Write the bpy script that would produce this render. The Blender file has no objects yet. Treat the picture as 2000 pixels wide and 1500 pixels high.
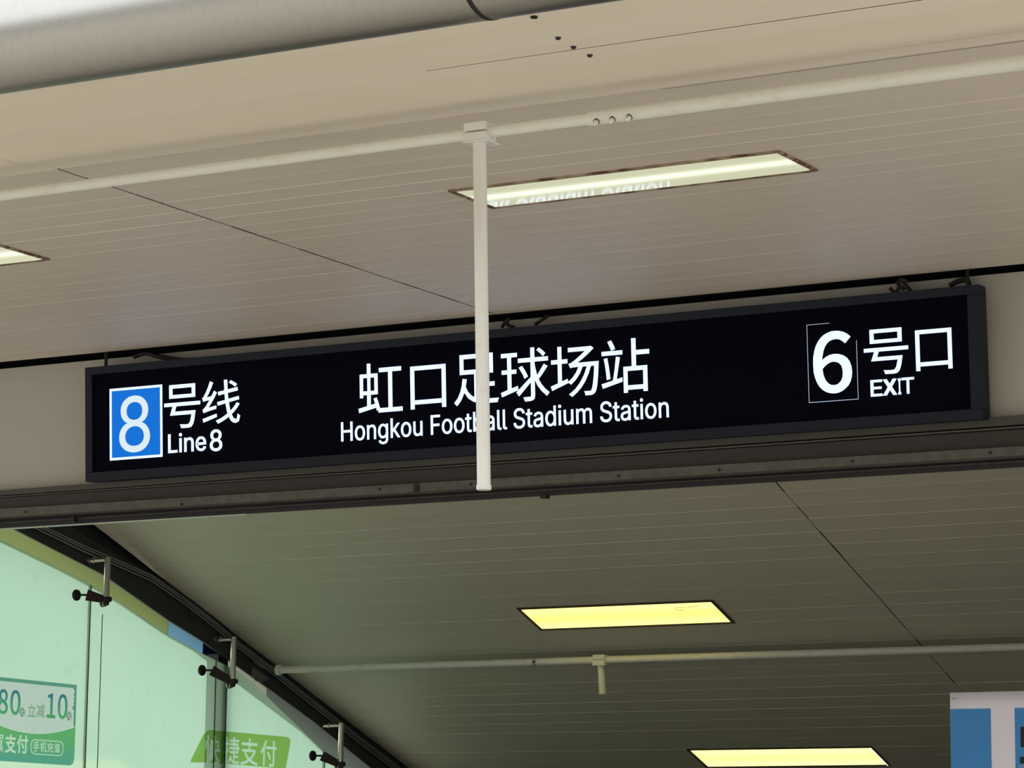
import bpy, bmesh, math, random, json
from mathutils import Vector, Matrix
random.seed(7)
SKY = 2.05
LED = 1.8
GREEN1 = (0.40, 0.59, 0.41, 1)
GREEN2 = (0.53, 0.69, 0.53, 1)
TPC = (0.50, 0.66, 0.54, 1)
S = bpy.context.scene
COL = S.collection
EYE = 1.6
# ------------------------------------------------------------------ camera
F = 5970.0
EX = Vector((0.86706473, -0.07184251, -0.49298823))   # world x in camera axes (right, down, forward)
EY = Vector((0.49806755, 0.14742819, 0.85451369))
EZ = Vector((0.01128996, -0.98646013, 0.16361221))
def camvec(r, d, f):
    v = Vector((r, d, f)); return Vector((EX.dot(v), EY.dot(v), EZ.dot(v)))
cam = bpy.data.cameras.new('camera'); co = bpy.data.objects.new('camera', cam); COL.objects.link(co)
right, up, back = camvec(1, 0, 0), camvec(0, -1, 0), camvec(0, 0, -1)
M = Matrix((right, up, back)).transposed().to_4x4(); M.translation = (0, 0, EYE)
co.matrix_world = M
cam.sensor_width = 36; cam.lens = F / 2000 * 36; cam.clip_end = 500
S.camera = co
# ------------------------------------------------------------------ sky, exposure
S.view_settings.view_transform = 'Standard'; S.view_settings.look = 'None'
S.view_settings.exposure = 0.0; S.view_settings.gamma = 1.0; S.view_settings.use_curve_mapping = False
w = bpy.data.worlds.new('overcast_sky'); S.world = w; w.use_nodes = True
bg = w.node_tree.nodes['Background']; bg.inputs[0].default_value = (0.93, 0.97, 1.0, 1); bg.inputs[1].default_value = SKY
# ------------------------------------------------------------------ pixel rays -> points in the place
ORG = Vector((0, 0, EYE))
def ray(px, py): return camvec((px - 1000) / F, (py - 750) / F, 1.0)
def onY(px, py, Y): d = ray(px, py); return ORG + d * (Y / d.y)
def onX(px, py, X): d = ray(px, py); return ORG + d * (X / d.x)
def onZ(px, py, Z): d = ray(px, py); return ORG + d * ((Z - EYE) / d.z)
def onP(px, py, p0, n): d = ray(px, py); return ORG + d * ((p0 - ORG).dot(n) / d.dot(n))
# ------------------------------------------------------------------ colours, materials
def lin(c):
    c = c / 255.0; return c / 12.92 if c <= 0.04045 else ((c + 0.055) / 1.055) ** 2.4
def rgb(r, g, b): return (lin(r), lin(g), lin(b), 1)
def mat(name, col, rough=0.5, metal=0.0, spec=0.5, noise=0.0, nscale=6.0, col2=None, bump=0.0, stretch=(1, 1, 1), coat=0.0, lo=0.35, hi=0.75):
    m = bpy.data.materials.new(name); m.use_nodes = True; nt = m.node_tree; b = nt.nodes['Principled BSDF']
    b.inputs['Base Color'].default_value = col; b.inputs['Roughness'].default_value = rough
    b.inputs['Metallic'].default_value = metal; b.inputs['Specular IOR Level'].default_value = spec
    b.inputs['Coat Weight'].default_value = coat; b.inputs['Coat Roughness'].default_value = 0.12
    if noise or bump:
        tc = nt.nodes.new('ShaderNodeTexCoord'); mp = nt.nodes.new('ShaderNodeMapping'); mp.inputs['Scale'].default_value = stretch
        nt.links.new(tc.outputs['Object'], mp.inputs[0])
        n = nt.nodes.new('ShaderNodeTexNoise'); n.inputs['Scale'].default_value = nscale; n.inputs['Detail'].default_value = 6
        nt.links.new(mp.outputs[0], n.inputs[0])
        if noise:
            r = nt.nodes.new('ShaderNodeMapRange'); r.inputs[1].default_value = lo; r.inputs[2].default_value = hi; r.inputs[4].default_value = noise
            nt.links.new(n.outputs[0], r.inputs[0])
            mx = nt.nodes.new('ShaderNodeMix'); mx.data_type = 'RGBA'
            mx.inputs[6].default_value = col; mx.inputs[7].default_value = col2 or tuple(c * 0.6 for c in col[:3]) + (1,)
            nt.links.new(r.outputs[0], mx.inputs[0]); nt.links.new(mx.outputs[2], b.inputs['Base Color'])
        if bump:
            bp = nt.nodes.new('ShaderNodeBump'); bp.inputs['Strength'].default_value = bump; bp.inputs['Distance'].default_value = 0.004
            nt.links.new(n.outputs[0], bp.inputs['Height']); nt.links.new(bp.outputs[0], b.inputs['Normal'])
    return m
def emit(name, col, strength, spec=0.0, rough=0.3):
    m = bpy.data.materials.new(name); m.use_nodes = True; b = m.node_tree.nodes['Principled BSDF']
    b.inputs['Base Color'].default_value = (0.02, 0.02, 0.02, 1); b.inputs['Roughness'].default_value = rough
    b.inputs['Specular IOR Level'].default_value = spec
    b.inputs['Emission Color'].default_value = col; b.inputs['Emission Strength'].default_value = strength
    return m
# ------------------------------------------------------------------ object helpers
def tag(o, label=None, cat=None, group=None, kind=None):
    for k, v in (('label', label), ('category', cat), ('group', group), ('kind', kind)):
        if v: o[k] = v
    return o
def empty(name, loc=(0, 0, 0), matrix=None):
    o = bpy.data.objects.new(name, None); COL.objects.link(o); o.empty_display_size = 0.1
    o.matrix_world = matrix if matrix else Matrix.Translation(loc)
    MW[o.name] = o.matrix_world.copy()
    return o
MW = {}
def link(name, me, m, parent=None, loc=None):
    o = bpy.data.objects.new(name, me); COL.objects.link(o)
    if m is not None and not me.materials: me.materials.append(m)
    if parent: o.parent = parent
    if loc is not None: o.location = loc
    return o
class MB:
    """collects verts and faces of one mesh"""
    def __init__(s): s.v = []; s.f = []; s.mi = []; s.sm = []
    def add(s, vs, fs, mi=0, smooth=False):
        k = len(s.v); s.v += [tuple(v) for v in vs]; s.f += [tuple(i + k for i in f) for f in fs]; s.mi += [mi] * len(fs); s.sm += [smooth] * len(fs); return s
    def hexa(s, p, mi=0):   # p: 8 points, bottom ring 0-3, top ring 4-7
        return s.add(p, [(3, 2, 1, 0), (4, 5, 6, 7), (0, 1, 5, 4), (1, 2, 6, 5), (2, 3, 7, 6), (3, 0, 4, 7)], mi)
    def box(s, x0, x1, y0, y1, z0, z1, mi=0):
        return s.hexa([(x0, y0, z0), (x1, y0, z0), (x1, y1, z0), (x0, y1, z0), (x0, y0, z1), (x1, y0, z1), (x1, y1, z1), (x0, y1, z1)], mi)
    def prism(s, prof, a, b, axis='x', smooth=False):
        """closed profile of (p,q) swept along axis from a to b"""
        n = len(prof)
        P = {'x': lambda t, p, q: (t, p, q), 'y': lambda t, p, q: (p, t, q), 'z': lambda t, p, q: (p, q, t)}[axis]
        vs = [P(a, p, q) for p, q in prof] + [P(b, p, q) for p, q in prof]
        s.add(vs, [(i, (i + 1) % n, n + (i + 1) % n, n + i) for i in range(n)], 0, smooth)
        s.add(vs, [tuple(range(n))[::-1], tuple(range(n, 2 * n))]); return s
    def tube(s, pts, r, n=14, caps=True, mi=0):
        pts = [Vector(p) for p in pts]; rings = []; up = Vector((0, 0, 1))
        rr = r if isinstance(r, (list, tuple)) else [r] * len(pts)
        prev = None
        for i, p in enumerate(pts):
            a = pts[max(i - 1, 0)]; b = pts[min(i + 1, len(pts) - 1)]; t = (b - a).normalized()
            if prev is None:
                u = t.orthogonal().normalized()
            else:
                u = (prev - t * prev.dot(t)).normalized()
            prev = u; v = t.cross(u)
            rings.append([p + (u * math.cos(2 * math.pi * k / n) + v * math.sin(2 * math.pi * k / n)) * rr[i] for k in range(n)])
        vs = [q for ring in rings for q in ring]; fs = []
        for i in range(len(pts) - 1):
            for k in range(n): fs.append((i * n + k, i * n + (k + 1) % n, (i + 1) * n + (k + 1) % n, (i + 1) * n + k))
        s.add(vs, fs, mi, True)
        if caps:
            s.add(rings[0], [tuple(range(n))[::-1]], mi); s.add(rings[-1], [tuple(range(n))], mi)
        return s
    def mesh(s, name):
        me = bpy.data.meshes.new(name); me.from_pydata(s.v, [], s.f); me.polygons.foreach_set('material_index', s.mi)
        me.polygons.foreach_set('use_smooth', s.sm)
        bm = bmesh.new(); bm.from_mesh(me); bmesh.ops.recalc_face_normals(bm, faces=bm.faces); bm.to_mesh(me); bm.free(); me.update(); return me
    def obj(s, name, m, parent=None, mats=None, bevel=0.0):
        me = s.mesh(name)
        if mats:
            for q in mats: me.materials.append(q)
        o = link(name, me, None if mats else m, parent)
        if bevel:
            b = o.modifiers.new('bevel', 'BEVEL'); b.width = bevel; b.segments = 2; b.limit_method = 'ANGLE'
        return o
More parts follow.
